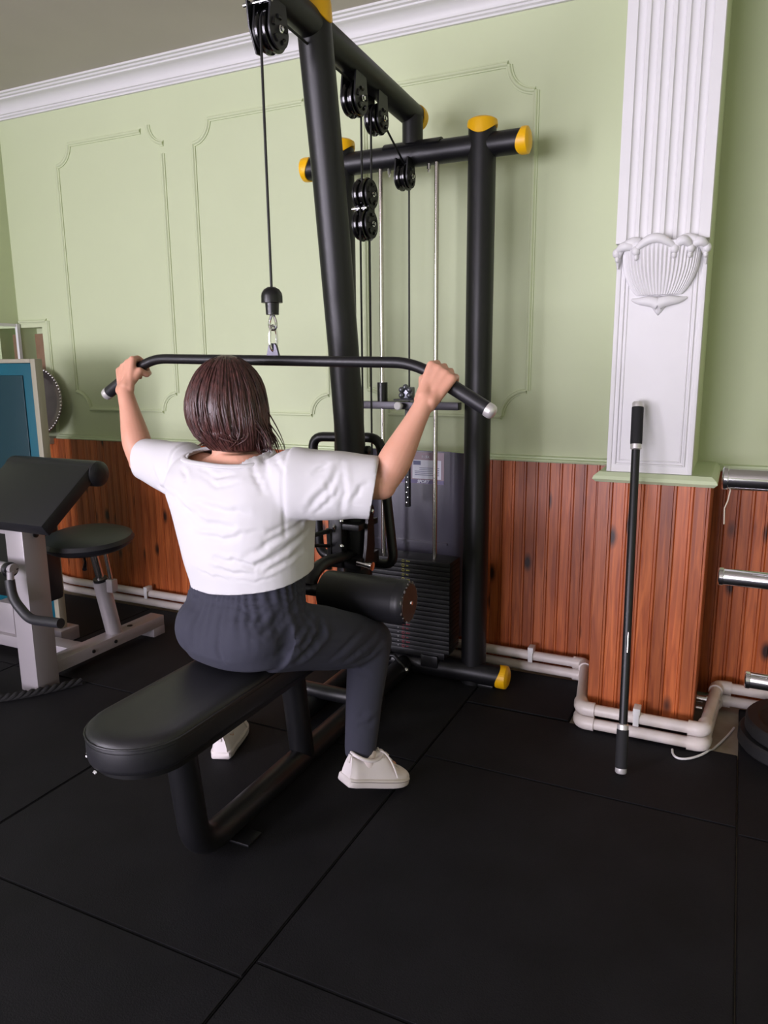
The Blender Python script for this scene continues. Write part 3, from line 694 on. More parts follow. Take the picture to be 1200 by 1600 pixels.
# thigh rollers, carried by an arm from the mast
RZ, RYY = .546, 1.812
for s_ in (-1, 1):
    xa, xb = X0 + s_ * .055, X0 + s_ * .325
    ro = mk('thigh_roller', M().lathe([(.02, 0), (.056, 0), (.0625, .006), (.0635, .02), (.0635, .236), (.0645, .240), (.0635, .244), (.0645, .248), (.062, .258), (.056, .268)], (xa, RYY, RZ), (s_, 0, 0), 36), vinyl_m, LM)
    mk('roller_end', M().lathe([(.0, .004), (.030, .003), (.052, 0), (.054, -.008)], (xb, RYY, RZ), (s_, 0, 0), 32), mat('brown wood disc', srgb(58, 40, 34), .5, noise=(20, srgb(44, 30, 26), .5)), ro)
    fr_ = M()
    for k in range(22):
        a = 2 * PI * k / 22; fr_.ell(A(xb - s_ * .003, RYY + .055 * math.cos(a), RZ + .055 * math.sin(a)) + rng.normal(0, .0015, 3), (.003, rng.uniform(.002, .006), rng.uniform(.002, .006)), n=6, m=5)
    mk('frayed_edge', fr_, mat('frayed grey', srgb(104, 100, 98), .8), ro)
    mk('end_bolt', M().lathe([(.007, .003), (.006, .007), (0, .008)], (xb, RYY, RZ), (s_, 0, 0), 8), chrome_m, ro)
mk('roller_shaft', M().sweep([A(X0 - .06, RYY, RZ), A(X0 + .06, RYY, RZ)], .019, 18), frame_m, LM)
mk('roller_arm', M().sweep(bez((X0, RYY, RZ + .012), (X0, RYY + .03, RZ + .08), (X0, 1.95, .600), (X0, 2.075, .588), 12), .017, 14, sx=1.4), frame_m, LM)
def barpx(pts, w, Xp, n=8): return M().sweep([atX(a, b, Xp) for a, b in pts], w, n)
ad = mk('adjuster', M().bb((X0 - .055, 2.025, .555), (X0 - .005, 2.062, .745), bev=.006).bb((X0 - .055, 2.030, .68), (X0 + .055, 2.17, .70), bev=.004).bb((X0 - .058, 2.035, .55), (X0 + .058, 2.17, .59), bev=.005), frame_m, LM)
mk('lever', barpx([(478, 840), (505, 832), (536, 826)], .0075, X0 - .05), frame_m, ad)
mk('lever', barpx([(476, 852), (505, 853), (532, 853)], .006, X0 - .05), frame_m, ad)
mk('lever', barpx([(514, 826), (516, 855), (514, 890)], .010, X0 - .05), frame_m, ad)
mk('link_arm', M().prism([(-.017, .0), (.017, 0), (.026, -.12), (.012, -.165), (-.05, -.165), (-.035, -.12)], A(X0 + .056, 2.095, .735), (0, 1, 0), (0, 0, 1), (.010, 0, 0)).lathe([(.022, 0), (.022, .012)], A(X0 + .055, 2.095, .735), (1, 0, 0), 20), frame_m, ad)
for (yy_, zz_) in ((2.095, .735), (2.02, .712), (2.02, .63)): mk('bolt', M().lathe([(.008, 0), (.008, .006), (.005, .009), (0, .010)], A(X0 + (.067 if yy_ > 2.05 else 0), yy_, zz_), (1, 0, 0) if yy_ > 2.05 else (0, -1, 0), 8), chrome_m, ad)
mk('pull_pin', M().lathe([(.009, 0), (.009, .030), (.011, .032), (.011, .046), (.014, .048), (.014, .058), (0, .060)], A(X0 + .045, 2.035, .574), (1, -.1, -.05), 20), chrome_m, ad)
mk('hook', M().sweep([atX(a, b, X0 - .03) for a, b in ((524, 832), (521, 824), (526, 814), (531, 818), (529, 830))], .0035, 8), chrome_m, ad)
mk('mast_bolt', M().lathe([(.014, 0), (.014, .012), (.008, .014)], A(X0 + .044, 2.11, .93), (1, 0, 0), 12), black_m, LM)
# low pulley latch near the floor
lt = mk('low_latch', M().sweep([atY(606, 1024, 2.44), atY(616, 1024, 2.44), atY(624, 1034, 2.44), atY(634, 1046, 2.44)], .008, 10), frame_m, LM)
mk('latch_tip', M().ell(atY(635, 1047, 2.435), (.010, .010, .011), n=12, m=8), chrome_m, lt)

# ------------------------------------------------------------------ bar on the cable
BY, BZ = CB, 1.206
bl = [A(X0 - .598, BY, 1.118), A(X0 - .418, BY, 1.216), A(X0 + .400, BY, 1.202), A(X0 + .592, BY, 1.090)]
bl[1][2] = 1.220
PB = thing('pulldown_bar', (X0, BY, 1.2), 'wide black pulldown bar with angled grips held by the seated person', 'bar')
mk('bar_tube', M().sweep(fillet(bl, .055, 9), .0135, 20), frame_m, PB)
for i, j in ((0, 1), (3, 2)):
    d = _n(bl[j] - bl[i])
    gm = mk('grip', M().lathe([(.0165, .010), (.0175, .014), (.0175, .150), (.0165, .154)], bl[i], d, 22), vinyl_m, PB)
    mk('grip_cap', M().lathe([(0, -.012), (.010, -.011), (.016, -.006), (.0178, 0), (.0178, .011), (.0165, .012)], bl[i], d, 22), alu_m, PB)
tab = [(-.021, -.008), (.021, -.008), (.012, .026), (.006, .033), (-.006, .033), (-.012, .026)]
mk('hanger_tab', M().prism(tab, A(X0 - .002, BY - .004, 1.222), (1, 0, 0), (0, 0, 1), (0, .008, 0)), mat('grey steel tab', srgb(84, 82, 92), .4, .5), PB)

# ------------------------------------------------------------------ straight bar leaning on the pilaster
b0 = atZ(970, 1208, .006); b1 = np.array(atY(997, 628, PF - .050)); d = _n(b1 - b0); Lb = np.linalg.norm(b1 - b0)
b1 = b0 + d * Lb
SB = thing('straight_bar', b0, 'straight black cable bar with foam grips leaning on the white pilaster', 'bar')
mk('bar_tube', M().sweep([b0 + d * .02, b1 - d * .02], .0125, 20), frame_m, SB)
for o_, s_ in ((b0, 1), (b1, -1)):
    mk('grip', M().lathe([(.017, .016), (.0175, .02), (.0175, .125), (.017, .129)], o_, d * s_, 22), mat('black foam', srgb(22, 22, 25), .8), SB)
    mk('grip_cap', M().lathe([(0, -.002), (.014, 0), (.0168, .004), (.0168, .018), (.014, .020)], o_, d * s_, 22), alu_m, SB)
    mk('grip_collar', M().lathe([(.0125, .126), (.0165, .128), (.0165, .143), (.0125, .146)], o_, d * s_, 22), alu_m, SB)
mk('scratch', M().sweep([b0 + d * .36 - A(-.004, .0118, 0), b0 + d * .42 - A(-.004, .0118, 0)], .0012, 6), steel_m, SB)

# ================================================================== BICEPS CURL MACHINE
CMX = -2.325
CM = thing('biceps_curl_machine', (CMX, 2.0, 0), 'silver framed biceps curl machine with black arm pad, round seat and teal shroud', 'gym machine')
mk('front_post', M().bb((CMX - .045, 1.775, .0), (CMX + .045, 1.872, .69), bev=.003), silver_m, CM)
mk('base_rail', M().bb((CMX - .045, 1.868, .038), (CMX + .030, 2.475, .086), bev=.003), silver_m, CM)
mk('rail_foot', M().bb((CMX - .115, 2.405, 0), (CMX + .030, 2.476, .040), bev=.003), silver_m, CM)
mk('cross_rail', M().bb((-3.15, 2.00, .035), (CMX - .044, 2.075, .084), bev=.003), silver_m, CM)
for y_ in (2.06, 2.18): mk('bolt', M().lathe([(.008, 0), (.008, .004), (0, .006)], (CMX + .030, y_, .062), (1, 0, 0), 10), black_m, CM)
mk('bolt', M().lathe([(.011, 0), (.011, .006), (0, .009)], (CMX + .045, 1.83, .60), (1, 0, 0), 12), black_m, CM)
mk('bolt', M().lathe([(.012, 0), (.012, .002), (.006, .003)], (CMX - .005, 2.30, .086), (0, 0, 1), 12), black_m, CM)
pa = A(0, 1.715, .668); pb_ = A(0, 1.955, .848); t_ = _n(pb_ - pa); nn = np.cross(A(1, 0, 0), t_); Lp = np.linalg.norm(pb_ - pa)
rot = Matrix(((1, 0, 0), (0, t_[1], nn[1]), (0, t_[2], nn[2])))
pd = mk('arm_pad', M().box((CMX, *((pa + pb_) / 2 - nn * .026)[1:]), (.44, Lp, .052), rot, bev=.009), vinyl_m, CM)
mk('pad_roll', M().lathe([(0, 0), (.02, .001), (.038, .004), (.047, .012), (.048, .02), (.048, .446), (.047, .458), (.038, .466), (.02, .469), (0, .470)], (CMX - .235, 1.985, .812), (1, 0, 0), 28), vinyl_m, CM)
mk('pad_support', M().bb((CMX - .10, 1.79, .60), (CMX + .035, 1.86, .70), bev=.003), silver_m, CM)
# round seat on a tilted gas post
sc = A(-2.335, 2.118, .505)
mk('round_seat', M().lathe([(0, -.030), (.10, -.030), (.150, -.022), (.174, -.006), (.180, .008), (.172, .024), (.14, .037), (.08, .044), (0, .046)], sc, (0.02, -.06, 1), 48), vinyl_m, CM)
mk('seat_lever', M().sweep([sc + A(.02, -.05, -.04), sc + A(.08, -.095, -.055), sc + A(.10, -.12, -.075)], [.004, .005, .009], 8), black_m, CM)
s0 = A(-2.335, 2.215, .086); s1 = A(-2.335, 2.135, .475); sd = s1 - s0
mk('seat_sleeve', M().sweep([s0 - A(0, 0, .005), s0 + sd * .62], .033, 24), silver_m, CM)
mk('sleeve_ring', M().sweep([s0 + sd * .615, s0 + sd * .65], .029, 24), black_m, CM)
mk('gas_post', M().sweep([s0 + sd * .6, s1], .0165, 18), steel_m, CM)
mk('guide_pin', M().sweep([s0 + sd * .60 + A(.045, .012, 0), s1 + A(.045, .02, 0)], .0085, 14), steel_m, CM)
mk('guide_lug', M().box(s0 + sd * .57 + A(.045, .01, 0), (.036, .034, .055), bev=.006), silver_m, CM)
# curl lever with black grip
hy = 1.725
mk('pivot_tube', M().sweep([A(CMX - .33, hy, .505), atY(22, 889, hy)], .019, 18), silver_m, CM)
mk('pivot_cap', M().lathe([(.026, 0), (.028, .004), (.028, .016), (.020, .020), (.014, .016), (.008, .022), (0, .023)], atY(14, 889, hy), (1, -.5, 0), 24), black_m, CM)
mk('lever_stub', M().sweep([atY(16, 893, hy - .012), atY(17, 912, hy - .012)], .012, 14), silver_m, CM)
mk('lever_grip', M().sweep(fillet([atY(15, 906, hy - .012), atY(20, 936, hy - .02), atY(46, 968, hy - .02), atY(95, 974, hy - .02)], .035, 7), .0175, 18), mat('black rubber sleeve', srgb(34, 34, 38), .5), CM)
# weight shroud
TX0, TX1, TY = -3.16, -2.640, 2.20
td = mk('shroud', M().bb((TX0, TY, .10), (TX1 - .018, TY + .022, 1.215), bev=.006), teal_m, CM)
mk('shroud_panel', M().bb((TX0 + .05, TY - .006, .20), (TX1 - .075, TY + .001, 1.165), bev=.004), mat('dark teal sheet', srgb(16, 50, 60), .3), td)
beige = mat('beige frame', srgb(150, 146, 128), .5)
mk('shroud_frame', M().bb((TX1 - .018, TY - .008, .06), (TX1 + .010, TY + .030, 1.232), bev=.004), beige, td)
mk('shroud_frame', M().bb((TX0, TY - .008, 1.215), (TX1 - .018, TY + .030, 1.232), bev=.004), beige, td)
mk('shroud_foot', M().bb((TX1 - .06, TY - .03, .0), (TX1 + .035, TY + .07, .060), bev=.004), silver_m, td)
mk('shroud_foot', M().bb((TX0, TY - .03, .0), (TX0 + .09, TY + .07, .060), bev=.004), silver_m, td)
mk('weight_cover', M().bb((-2.93, 2.085, .215), (-2.575, 2.185, .60), bev=.02), black_m, CM)
mk('weight_bracket', M().bb((-2.80, 2.02, .084), (-2.70, 2.20, .22), bev=.004), silver_m, CM)

# rope on the floor beside the front post
rp = bez((-2.62, 1.50, .016), (-2.42, 1.60, .016), (-2.30, 1.66, .016), (-2.20, 1.90, .016), 60)
q = M()
for ph_ in range(3):
    pts = []
    for i, p in enumerate(rp): a = i * .8 + ph_ * 2 * PI / 3; pts.append(p + A(.0075 * math.cos(a), .004 * math.cos(a), .0075 * math.sin(a)))
    q.sweep(pts, .0085, 8)
RO = tag(mk('battle_rope', q, mat('black rope', srgb(18, 17, 18), .9), base=(-2.35, 1.65, 0)), 'dark twisted rope lying on the mats by the silver post', 'rope')
mk('blue_glint', M().sweep([rp[30] - (rp[31] - rp[30]) * .9, rp[31]], .0178, 12), mat('blue glint', srgb(40, 60, 150), .4), RO)  # blue glint on the rope, put in as a coloured band

# ================================================================== PLATE TREE AND PLATES (right edge)
TP = A(.34, 2.0, 0)
TR = thing('plate_tree', TP, 'weight plate tree with horizontal chrome pegs beside the pilaster', 'weight rack')
mk('post', M().bb((TP[0] - .03, TP[1] - .03, .03), (TP[0] + .03, TP[1] + .03, 1.12), bev=.004), frame_m, TR)
mk('base', M().bb((TP[0] - .05, TP[1] - .035, 0), (TP[0] + .36, TP[1] + .035, .035), bev=.004).bb((TP[0] - .035, TP[1] - .25, 0.001), (TP[0] + .035, TP[1] + .25, .034), bev=.004), frame_m, TR)
def peg(px, py, dpx, y_):
    e_ = atY(px, py, y_); r = dpx / 2 / FPX * (RW.T @ (e_ - EYE))[2]
    p = mk('peg', M().lathe([(0, 0), (r * .8, .001), (r * .93, .005), (r * .93, .30 + abs(TP[0] - .3 - e_[0]) * 0)], e_, (1, 0, 0), 28), chrome_m, TR)
    mk('peg_cap', M().lathe([(0, -.001), (r * .85, 0), (r, .003), (r, .012), (r * .9, .014)], e_, (1, 0, 0), 28), chrome_m, p)
    return e_, r
e1_, r1_ = peg(1129, 747, 38, 1.985); peg(1122, 900, 28, 2.0); peg(1163, 1061, 27, 2.02)
mk('tie_string', M().sweep([e1_ + A(.020, -.002, -r1_ * .9), e1_ + A(.016, -.004, -.055), e1_ + A(.010, 0, -.075), e1_ + A(.012, 0, -.115)], .0016, 6), mat('string', srgb(190, 180, 160), .8), TR)
for k, (cx, cy, r_pl) in enumerate(((.277, 2.490, .198), (.284, 2.486, .188))):
    z0_ = .0495 * k
    pl_ = thing('weight_plate', (cx, cy, z0_), ['large black rubber weight plate lying flat on the mat, under another', 'black rubber weight plate lying on top of a larger one'][k], 'weight plate')
    mk('disc', M().lathe([(.025, 0), (r_pl - .006, 0), (r_pl, .007), (r_pl, .039), (r_pl - .006, .046), (r_pl - .035, .046), (r_pl - .042, .040), (.07, .040), (.062, .046), (.025, .046), (.025, 0)], (cx, cy, z0_), (0, 0, 1), 56), mat('black plate rubber', srgb(14, 14, 15), .65), pl_)
    mk('hub_ring', M().lathe([(.024, -.0002), (.031, -.0002), (.031, .0475), (.024, .0475), (.024, -.0002)], (cx, cy, z0_ + .0003), (0, 0, 1), 32), steel_m, pl_)

# ================================================================== THE PERSON
def ring_at(c, ex, ey, a, b, n=32, p=2.0):
    c = np.array(c, float); o = []
    for k in range(n):
        t = 2 * PI * k / n; ct, st = math.cos(t), math.sin(t)
        o.append(c + ex * a * np.sign(ct) * abs(ct) ** (2 / p) + ey * b * np.sign(st) * abs(st) ** (2 / p))
    return o
def limb(m, pts, rads, n=20, sub=5, squash=1.0):
    """smooth tapered limb through pts"""
    P = np.array(pts, float); Rr = np.array(rads, float); k = len(P); out = []; ro = []
    for i in range(k - 1):
        p0, p1, p2, p3 = P[max(i - 1, 0)], P[i], P[i + 1], P[min(i + 2, k - 1)]
        q0, q1, q2, q3 = Rr[max(i - 1, 0)], Rr[i], Rr[i + 1], Rr[min(i + 2, k - 1)]
        for t in np.linspace(0, 1, sub, endpoint=False):
            h = lambda a, b, c, d: .5 * (2 * b + (c - a) * t + (2 * a - 5 * b + 4 * c - d) * t * t + (3 * b - a - 3 * c + d) * t ** 3)
            out.append(h(p0, p1, p2, p3)); ro.append(h(q0, q1, q2, q3))
    out.append(P[-1]); ro.append(Rr[-1])
    return m.sweep(out, ro, n, sx=squash)
yaw = math.radians(-5)
EX = A(math.cos(yaw), math.sin(yaw), 0); EY = A(-math.sin(yaw), math.cos(yaw), 0); EZ = A(0, 0, 1)
HIP = A(-1.112, 1.490, .55); CH = A(-1.120, 1.512, .90)
SHR = A(-.955, 1.478, .935); SHL = A(-1.290, 1.525, .935)
ELR = A(-.738, 1.545, .925); ELL = A(-1.490, 1.560, .940)
KNR = A(-.902, 1.800, .420); KNL = A(-1.345, 1.815, .440)
ANR = A(-.886, 1.700, .118); ANL = A(-1.385, 1.735, .085)
NECK0 = A(-1.142, 1.508, .958); HEAD = A(-1.158, 1.530, 1.102)

# hands: frame on each grip (u along the bar towards its tip, e1 forward, e2 across)
def hand(m, c, u, wr):
    """fist around the bar at c; u outward along the bar; wr wrist point"""
    e1 = A(0, 1, 0); e2 = _n(np.cross(u, e1)); e2 = e2 if e2[2] > 0 else -e2
    W = lambda a, b, s: c + e1 * a + e2 * b + u * s
    off = [-.030, -.0105, .0090, .0275]; ln = [.96, 1.04, 1.0, .84]; rd = [.0084, .0086, .0083, .0074]
    mcps = []
    for o, l, r in zip(off, ln, rd):
        lift = .004 * math.cos((o + .005) / .03)
        mcp = W(-.0225, .0185 + lift, o * 1.06); pip = W(.0035, .0275 * l + .001, o); dip = W(.0255, .0100, o * .97); tip = W(.0215, -.0130 * l, o * .93)
        m.cap(mcp, pip, r * 1.16, r * 1.02); m.cap(pip, dip, r * 1.02, r * .95); m.cap(dip, tip, r * .95, r * .84)
        m.ell(mcp + e2 * .001, (r * 1.25,) * 3)
        mcps.append(mcp)
    for i, (o, mcp) in enumerate(zip(off, mcps)):
        root = wr + u * (o * .52) + e1 * .002
        m.cap(root, mcp, .0135, .0112)
        if i: m.cap(root * .5 + mcp * .5 - u * .009, mcp - u * .009, .0120, .0098)
    # heel of the palm under the bar, thumb leaving the inner side near its base
    m.cap(wr + u * -.010 + e2 * .012, W(-.030, -.010, -.014), .0165, .0140); m.cap(wr + u * .012 + e2 * .012, W(-.030, -.010, .018), .0160, .0125)
    tb = wr * .55 + W(-.024, -.010, -.034) * .45; t1 = W(-.020, -.0170, -.034); t2 = W(.002, -.0270, -.034); t3 = W(.0240, -.0190, -.026)
    m.cap(tb, t1, .0140, .0118); m.cap(t1, t2, .0108, .0096); m.cap(t2, t3, .0096, .0080)
uR = _n(bl[3] - bl[2]); uL = _n(bl[0] - bl[1])
GR = bl[2] + uR * .080; GL = bl[1] + uL * .075
WRR = GR + A(-.020, -.056, -.052); WRL = GL + A(.014, -.056, -.056)

body = M()
# trunk
tr_ = []
for zz, a, b, dy in ((.475, .10, .08, -.02), (.51, .14, .10, -.02), (.56, .145, .095, .01), (.64, .125, .085, .015), (.72, .125, .085, .01), (.80, .135, .09, 0), (.88, .15, .09, -.004), (.93, .15, .08, -.004), (.965, .11, .06, 0), (.985, .06, .05, 0)):
    tr_.append(ring_at((HIP[0] + (CH[0] - HIP[0]) * (zz - .5) / .45, 1.51 + dy, zz), EX, EY, a, b, 28, 2.3))
body.loft(tr_)
limb(body, [NECK0 - A(0, .0, .02), NECK0 + A(-.003, .004, .03), HEAD + A(0, -.012, -.055), HEAD + A(0, -.005, -.01)], [.060, .047, .046, .05], 22)
# head: cranium, jaw, nose, lips, ears
HF = _n(EY + A(-.05, 0, 0)); HX = _n(np.cross(HF, EZ))
H_ = lambda x_, y_, z_: HEAD + HX * x_ + HF * y_ + EZ * z_
hrot = Matrix((tuple(HX), tuple(HF), tuple(EZ))).transposed()
body.ell(H_(0, -.004, .018), (.064, .080, .076), hrot, 28, 20); body.ell(H_(0, .024, -.038), (.050, .058, .062), hrot, 24, 16)
body.cap(H_(-.008, .058, -.076), H_(.008, .058, -.076), .019, .019); body.cap(H_(0, .084, .004), H_(0, .094, -.026), .007, .0095); body.ell(H_(-.008, .087, -.029), (.006, .007, .006)); body.ell(H_(.008, .087, -.029), (.006, .007, .006))
body.cap(H_(-.014, .078, -.050), H_(.014, .078, -.050), .0048, .0048); body.cap(H_(-.011, .076, -.058), H_(.011, .076, -.058), .0050, .0050)
for s_ in (-1, 1):
    body.cap(H_(s_ * .016, .0755, .019), H_(s_ * .044, .0640, .017), .0065, .0055)
    body.ell(H_(s_ * .070, -.002, -.012), (.006, .016, .026), hrot); body.ell(H_(s_ * .032, .054, -.024), (.019, .019, .019))
# arms and hands
for sh_, el_, wr_, gp, u_ in ((SHR, ELR, WRR, GR, uR), (SHL, ELL, WRL, GL, uL)):
    body.ell(sh_, (.052, .048, .050))
    limb(body, [CH + (sh_ - CH) * .6, sh_, sh_ * .5 + el_ * .5, el_], [.055, .050, .043, .038], 22)
    fd = _n(wr_ - el_)
    limb(body, [el_ - fd * .012, el_ + fd * .03, el_ * .66 + wr_ * .34, el_ * .25 + wr_ * .75, wr_ + fd * .006, wr_ + (gp - wr_) * .25], [.030, .0375, .0390, .0270, .0215, .018], 24)
    body.ell(el_ - fd * .004, (.034, .034, .034))
    hand(body, gp, u_, wr_)
# legs and feet (inside the trousers and shoes)
for hx, kn, an, in ((.085, KNR, ANR), (-.085, KNL, ANL)):
    hp = HIP + EX * hx + A(0, .02, -.02)
    limb(body, [hp, hp * .5 + kn * .5, kn], [.068, .060, .045], 20); body.ell(kn, (.045, .045, .045))
    limb(body, [kn, kn * .65 + an * .35 + A(0, -.012, 0), an, an + A(0, 0, -.03)], [.043, .042, .026, .026], 20)
    fdv = _n(A(.42, .9, 0)) if hx > 0 else _n(A(-.28, .96, 0))
    body.cap(an + A(0, 0, -.035), an + fdv * .11 + A(0, 0, -.075 if hx > 0 else -.055), .024, .016)
co, no, fs = union(body, .0031, 2, .5)
b_ = M(); b_.v = [tuple(p) for p in co]; b_.f = fs
PER = mk('person', b_, skin_m, base=(HIP[0], HIP[1], seat_z), angle=180)
tag(PER, 'person in white cropped T-shirt and slate trousers pulling the bar down, seen from behind', 'person')
for s_ in (-1, 1):
    ey_ = mk('eye', M().ell(H_(s_ * .028, .0650, .004), (.0125, .0105, .0078)), mat('eye white', srgb(235, 232, 228), .2), PER)
    mk('iris', M().ell(H_(s_ * .028, .0735, .004), (.0048, .0026, .0048), hrot), mat('iris', srgb(50, 30, 20), .2), ey_)

def surf(co, px, py):
    """nearest surface vertex seen along the photo direction px,py"""
    d = _n(_ray(px, py)); q = co - EYE; t = q @ d; e = np.linalg.norm(q - t[:, None] * d, axis=1)
    k = np.where(e < .007)[0]
    if len(k) == 0: k = np.array([np.argmin(e)])
    return co[k[np.argmin(t[k])]]
def pfold(co, no, pts, w, d, ridge=.5):
    """fold along a line read off the photo: a groove with a soft ridge beside it"""
    P = []
    for (a, b), (c, e) in zip(pts, pts[1:]):
        for t in np.linspace(0, 1, 7)[:-1]: P.append(surf(co, a + (c - a) * t, b + (e - b) * t))
    P.append(surf(co, *pts[-1])); P = np.array(P); k = len(P) - 1
    best = np.full(len(co), 9.); tt = np.zeros(len(co)); sd_ = np.zeros(len(co))
    for i in range(k):
        ab = P[i + 1] - P[i]; l2 = ab @ ab
        if l2 < 1e-9: continue
        t = np.clip(((co - P[i]) @ ab) / l2, 0, 1); off = co - (P[i] + t[:, None] * ab); ds = np.linalg.norm(off, axis=1)
        m_ = ds < best; best[m_] = ds[m_]; tt[m_] = (i + t[m_]) / k
        side = np.einsum('ij,ij->i', np.cross(no, _n(ab)), off); sd_[m_] = side[m_]
    fade = np.sin(PI * np.clip(tt * .86 + .07, 0, 1)) ** .8
    g = (-np.exp(-(best / w) ** 2) + ridge * np.exp(-((best - 1.9 * w) / w) ** 2) * (sd_ > 0)) * fade * d
    return co + no * g[:, None]

# ------------------------------------------------------------------ T-shirt
sm = M(); rings = []
SC = lambda zz: A(-1.112 + (-.012) * max(0, zz - .75) / .2, 1.508, zz)
for zz, cx, a, bf, p in ((.60, -1.100, .160, .118, 2.3), (.66, -1.100, .168, .126, 2.3), (.72, -1.104, .177, .131, 2.3), (.78, -1.110, .184, .133, 2.4), (.84, -1.117, .195, .132, 2.5), (.89, -1.124, .208, .127, 2.6), (.93, -1.125, .203, .112, 2.6), (.958, -1.127, .182, .094, 2.5), (.978, -1.13, .140, .080, 2.4), (.992, -1.132, .088, .070, 2.2), (1.004, -1.133, .066, .062, 2.0)):
    rings.append(ring_at((cx, 1.508 + (.006 if zz < .7 else 0), zz), EX, EY, a, bf, 40, p))
sm.loft(rings)
def sleeve(sh_, el_, tfrac, r0, r1, drop, tall):
    ax = _n(el_ - sh_); up = _n(EZ - ax * (EZ @ ax)); sd_ = np.cross(ax, up); L = np.linalg.norm(el_ - sh_) * tfrac; rs = []
    for t in np.linspace(-.25, 1.0, 9):
        q = max(0, t); r = (r0 + (r1 - r0) * q) * (1 + min(0, t) * 1.6)
        rs.append(ring_at(sh_ + ax * L * t - up * (drop * q), up, sd_, r * tall, r * .90, 32, 2.3))
    sm.loft(rs); return sh_ + ax * L * .93 - up * drop, ax
sr = sleeve(SHR + A(.0, .0, -.012), ELR, .98, .082, .070, .008, 1.06)
sl_ = sleeve(SHL + A(.0, .0, -.014), ELL, .98, .080, .054, -.008, 1.02)
co, no, fs = union(sm, .0046, 14, .6)
def wob(co, sc, seed):
    k = np.random.default_rng(seed).normal(0, 1, (6, 3)) * sc; ph = np.random.default_rng(seed + 1).uniform(0, 6.28, 6)
    return sum(np.sin(co @ k[i] + ph[i]) for i in range(6)) / 6
co = co + no * (wob(co, 20, 3) * .0042 + wob(co, 46, 8) * .0012)[:, None]
c_ = lambda *q: [(190 + a / 2.927, 670 + b / 2.927) for a, b in q]
for pts, w, d_f in ((c_((330, 340), (430, 375), (560, 390)), .008, .0050), (c_((270, 360), (380, 440), (500, 455)), .008, .0055), (c_((230, 310), (330, 430), (440, 470)), .008, .0040), (c_((320, 490), (450, 510), (620, 480)), .007, .0045),
                    (c_((850, 430), (720, 505), (560, 600)), .008, .0060), (c_((860, 470), (740, 570), (620, 645)), .007, .0055), (c_((835, 560), (740, 625), (650, 670)), .006, .0045), (c_((420, 600), (520, 615), (600, 645), (700, 590)), .006, .0050),
                    (c_((360, 205), (430, 255), (520, 240)), .007, .0040), (c_((350, 172), (420, 218), (500, 200)), .006, .0035), (c_((590, 125), (610, 230), (640, 290)), .007, .0040), (c_((645, 118), (655, 200)), .006, .0035), (c_((690, 118), (725, 190)), .006, .0035),
                    (c_((125, 170), (160, 270), (230, 320)), .008, .0045), (c_((262, 170), (290, 235)), .006, .0035), (c_((400, 640), (500, 670), (600, 680)), .006, .0040), (c_((780, 440), (640, 500)), .007, .0040),
                    (c_((855, 380), (930, 285), (990, 160)), .008, .0055), (c_((1000, 155), (1010, 300), (1000, 400)), .007, .0040), (c_((880, 190), (935, 155)), .006, .0035), (c_((1050, 340), (1115, 250)), .006, .0035), (c_((880, 400), (960, 330), (1010, 250)), .006, .0035),
                    (c_((480, 690), (600, 712), (720, 680)), .0035, .0020), (c_((335, 650), (400, 680), (480, 700)), .0035, .0020)):
    co = pfold(co, no, pts, w, d_f)
# sleeve seam and stitched hems
for sh_, el_ in ((SHR, ELR), (SHL, ELL)):
    ax = _n(el_ - sh_); t = (co - (sh_ + ax * .005)) @ ax; near = np.linalg.norm(co - sh_, axis=1) < .14
    co = co - no * (np.exp(-(t / .004) ** 2) * .0035 * near)[:, None]
# collar follows the cut of the neck opening
NC, NA_ = A(-1.136, 1.490, .980), _n(A(0, -.22, 1)); dd_ = (co - NC) @ NA_; near = (np.abs(dd_) < .006) & (np.linalg.norm(co - NC, axis=1) < .13)
aa_ = np.arctan2(co[near][:, 1] - 1.500, co[near][:, 0] + 1.136); col_ = []
for t in np.linspace(-PI, PI, 41)[:-1]:
    w_ = np.exp(-(np.angle(np.exp(1j * (aa_ - t))) / .12) ** 2); pt = (co[near] * w_[:, None]).sum(0) / w_.sum(); col_.append(pt - NA_ * ((pt - NC) @ NA_))
tsh = opened(co, fs, [((-1.12, 1.508, .668), (.12, .15, -1), .26), (sr[0], _n(sr[1] + A(0, .14, -.20)), .11), (sl_[0], sl_[1], .10), ((-1.136, 1.490, .980), (0, -.22, 1), .10)], .003)
TS = mk('t_shirt', tsh, shirt_m, PER, angle=180)
mk('collar', M().sweep(col_, .0055, 10, closed=True, sx=1.5), shirt_m, TS)

# ------------------------------------------------------------------ trousers
pm = M()
pr_ = []
for zz, a, b, dy in ((.455, .115, .090, -.018), (.468, .150, .118, -.020), (.50, .160, .136, -.020), (.54, .165, .138, -.018), (.58, .164, .130, -.012), (.62, .158, .120, -.002), (.655, .152, .112, .006), (.70, .150, .108, .01)):
    pr_.append(ring_at((-1.110, 1.505 + dy, zz), EX, EY, a, b, 36, 2.3))
pm.loft(pr_)
for s_ in (-1, 1): pm.ell(HIP + EX * s_ * .062 + EY * -.050 + A(0, 0, -.008), (.100, .090, .086))
for hx, kn, an in ((.098, KNR, ANR), (-.098, KNL, ANL)):
    hp = HIP + EX * hx + A(0, .01, -.020)
    limb(pm, [hp - A(0, .03, 0), hp * .72 + kn * .28 + A(0, 0, -.002), hp * .4 + kn * .6 + A(0, 0, -.004), kn], [.088, .089, .084, .068], 26)
    pm.ell(kn + A(0, -.004, 0), (.062, .066, .064))
    limb(pm, [kn + A(0, -.002, .0), kn * .78 + an * .22 + A(0, -.010, 0), kn * .45 + an * .55 + A(0, -.012, 0), an + A(0, -.004, .03), an + A(0, -.002, -.004)], [.062, .059, .051, .044, .041], 26)
co, no, fs = union(pm, .0050, 5, .6)
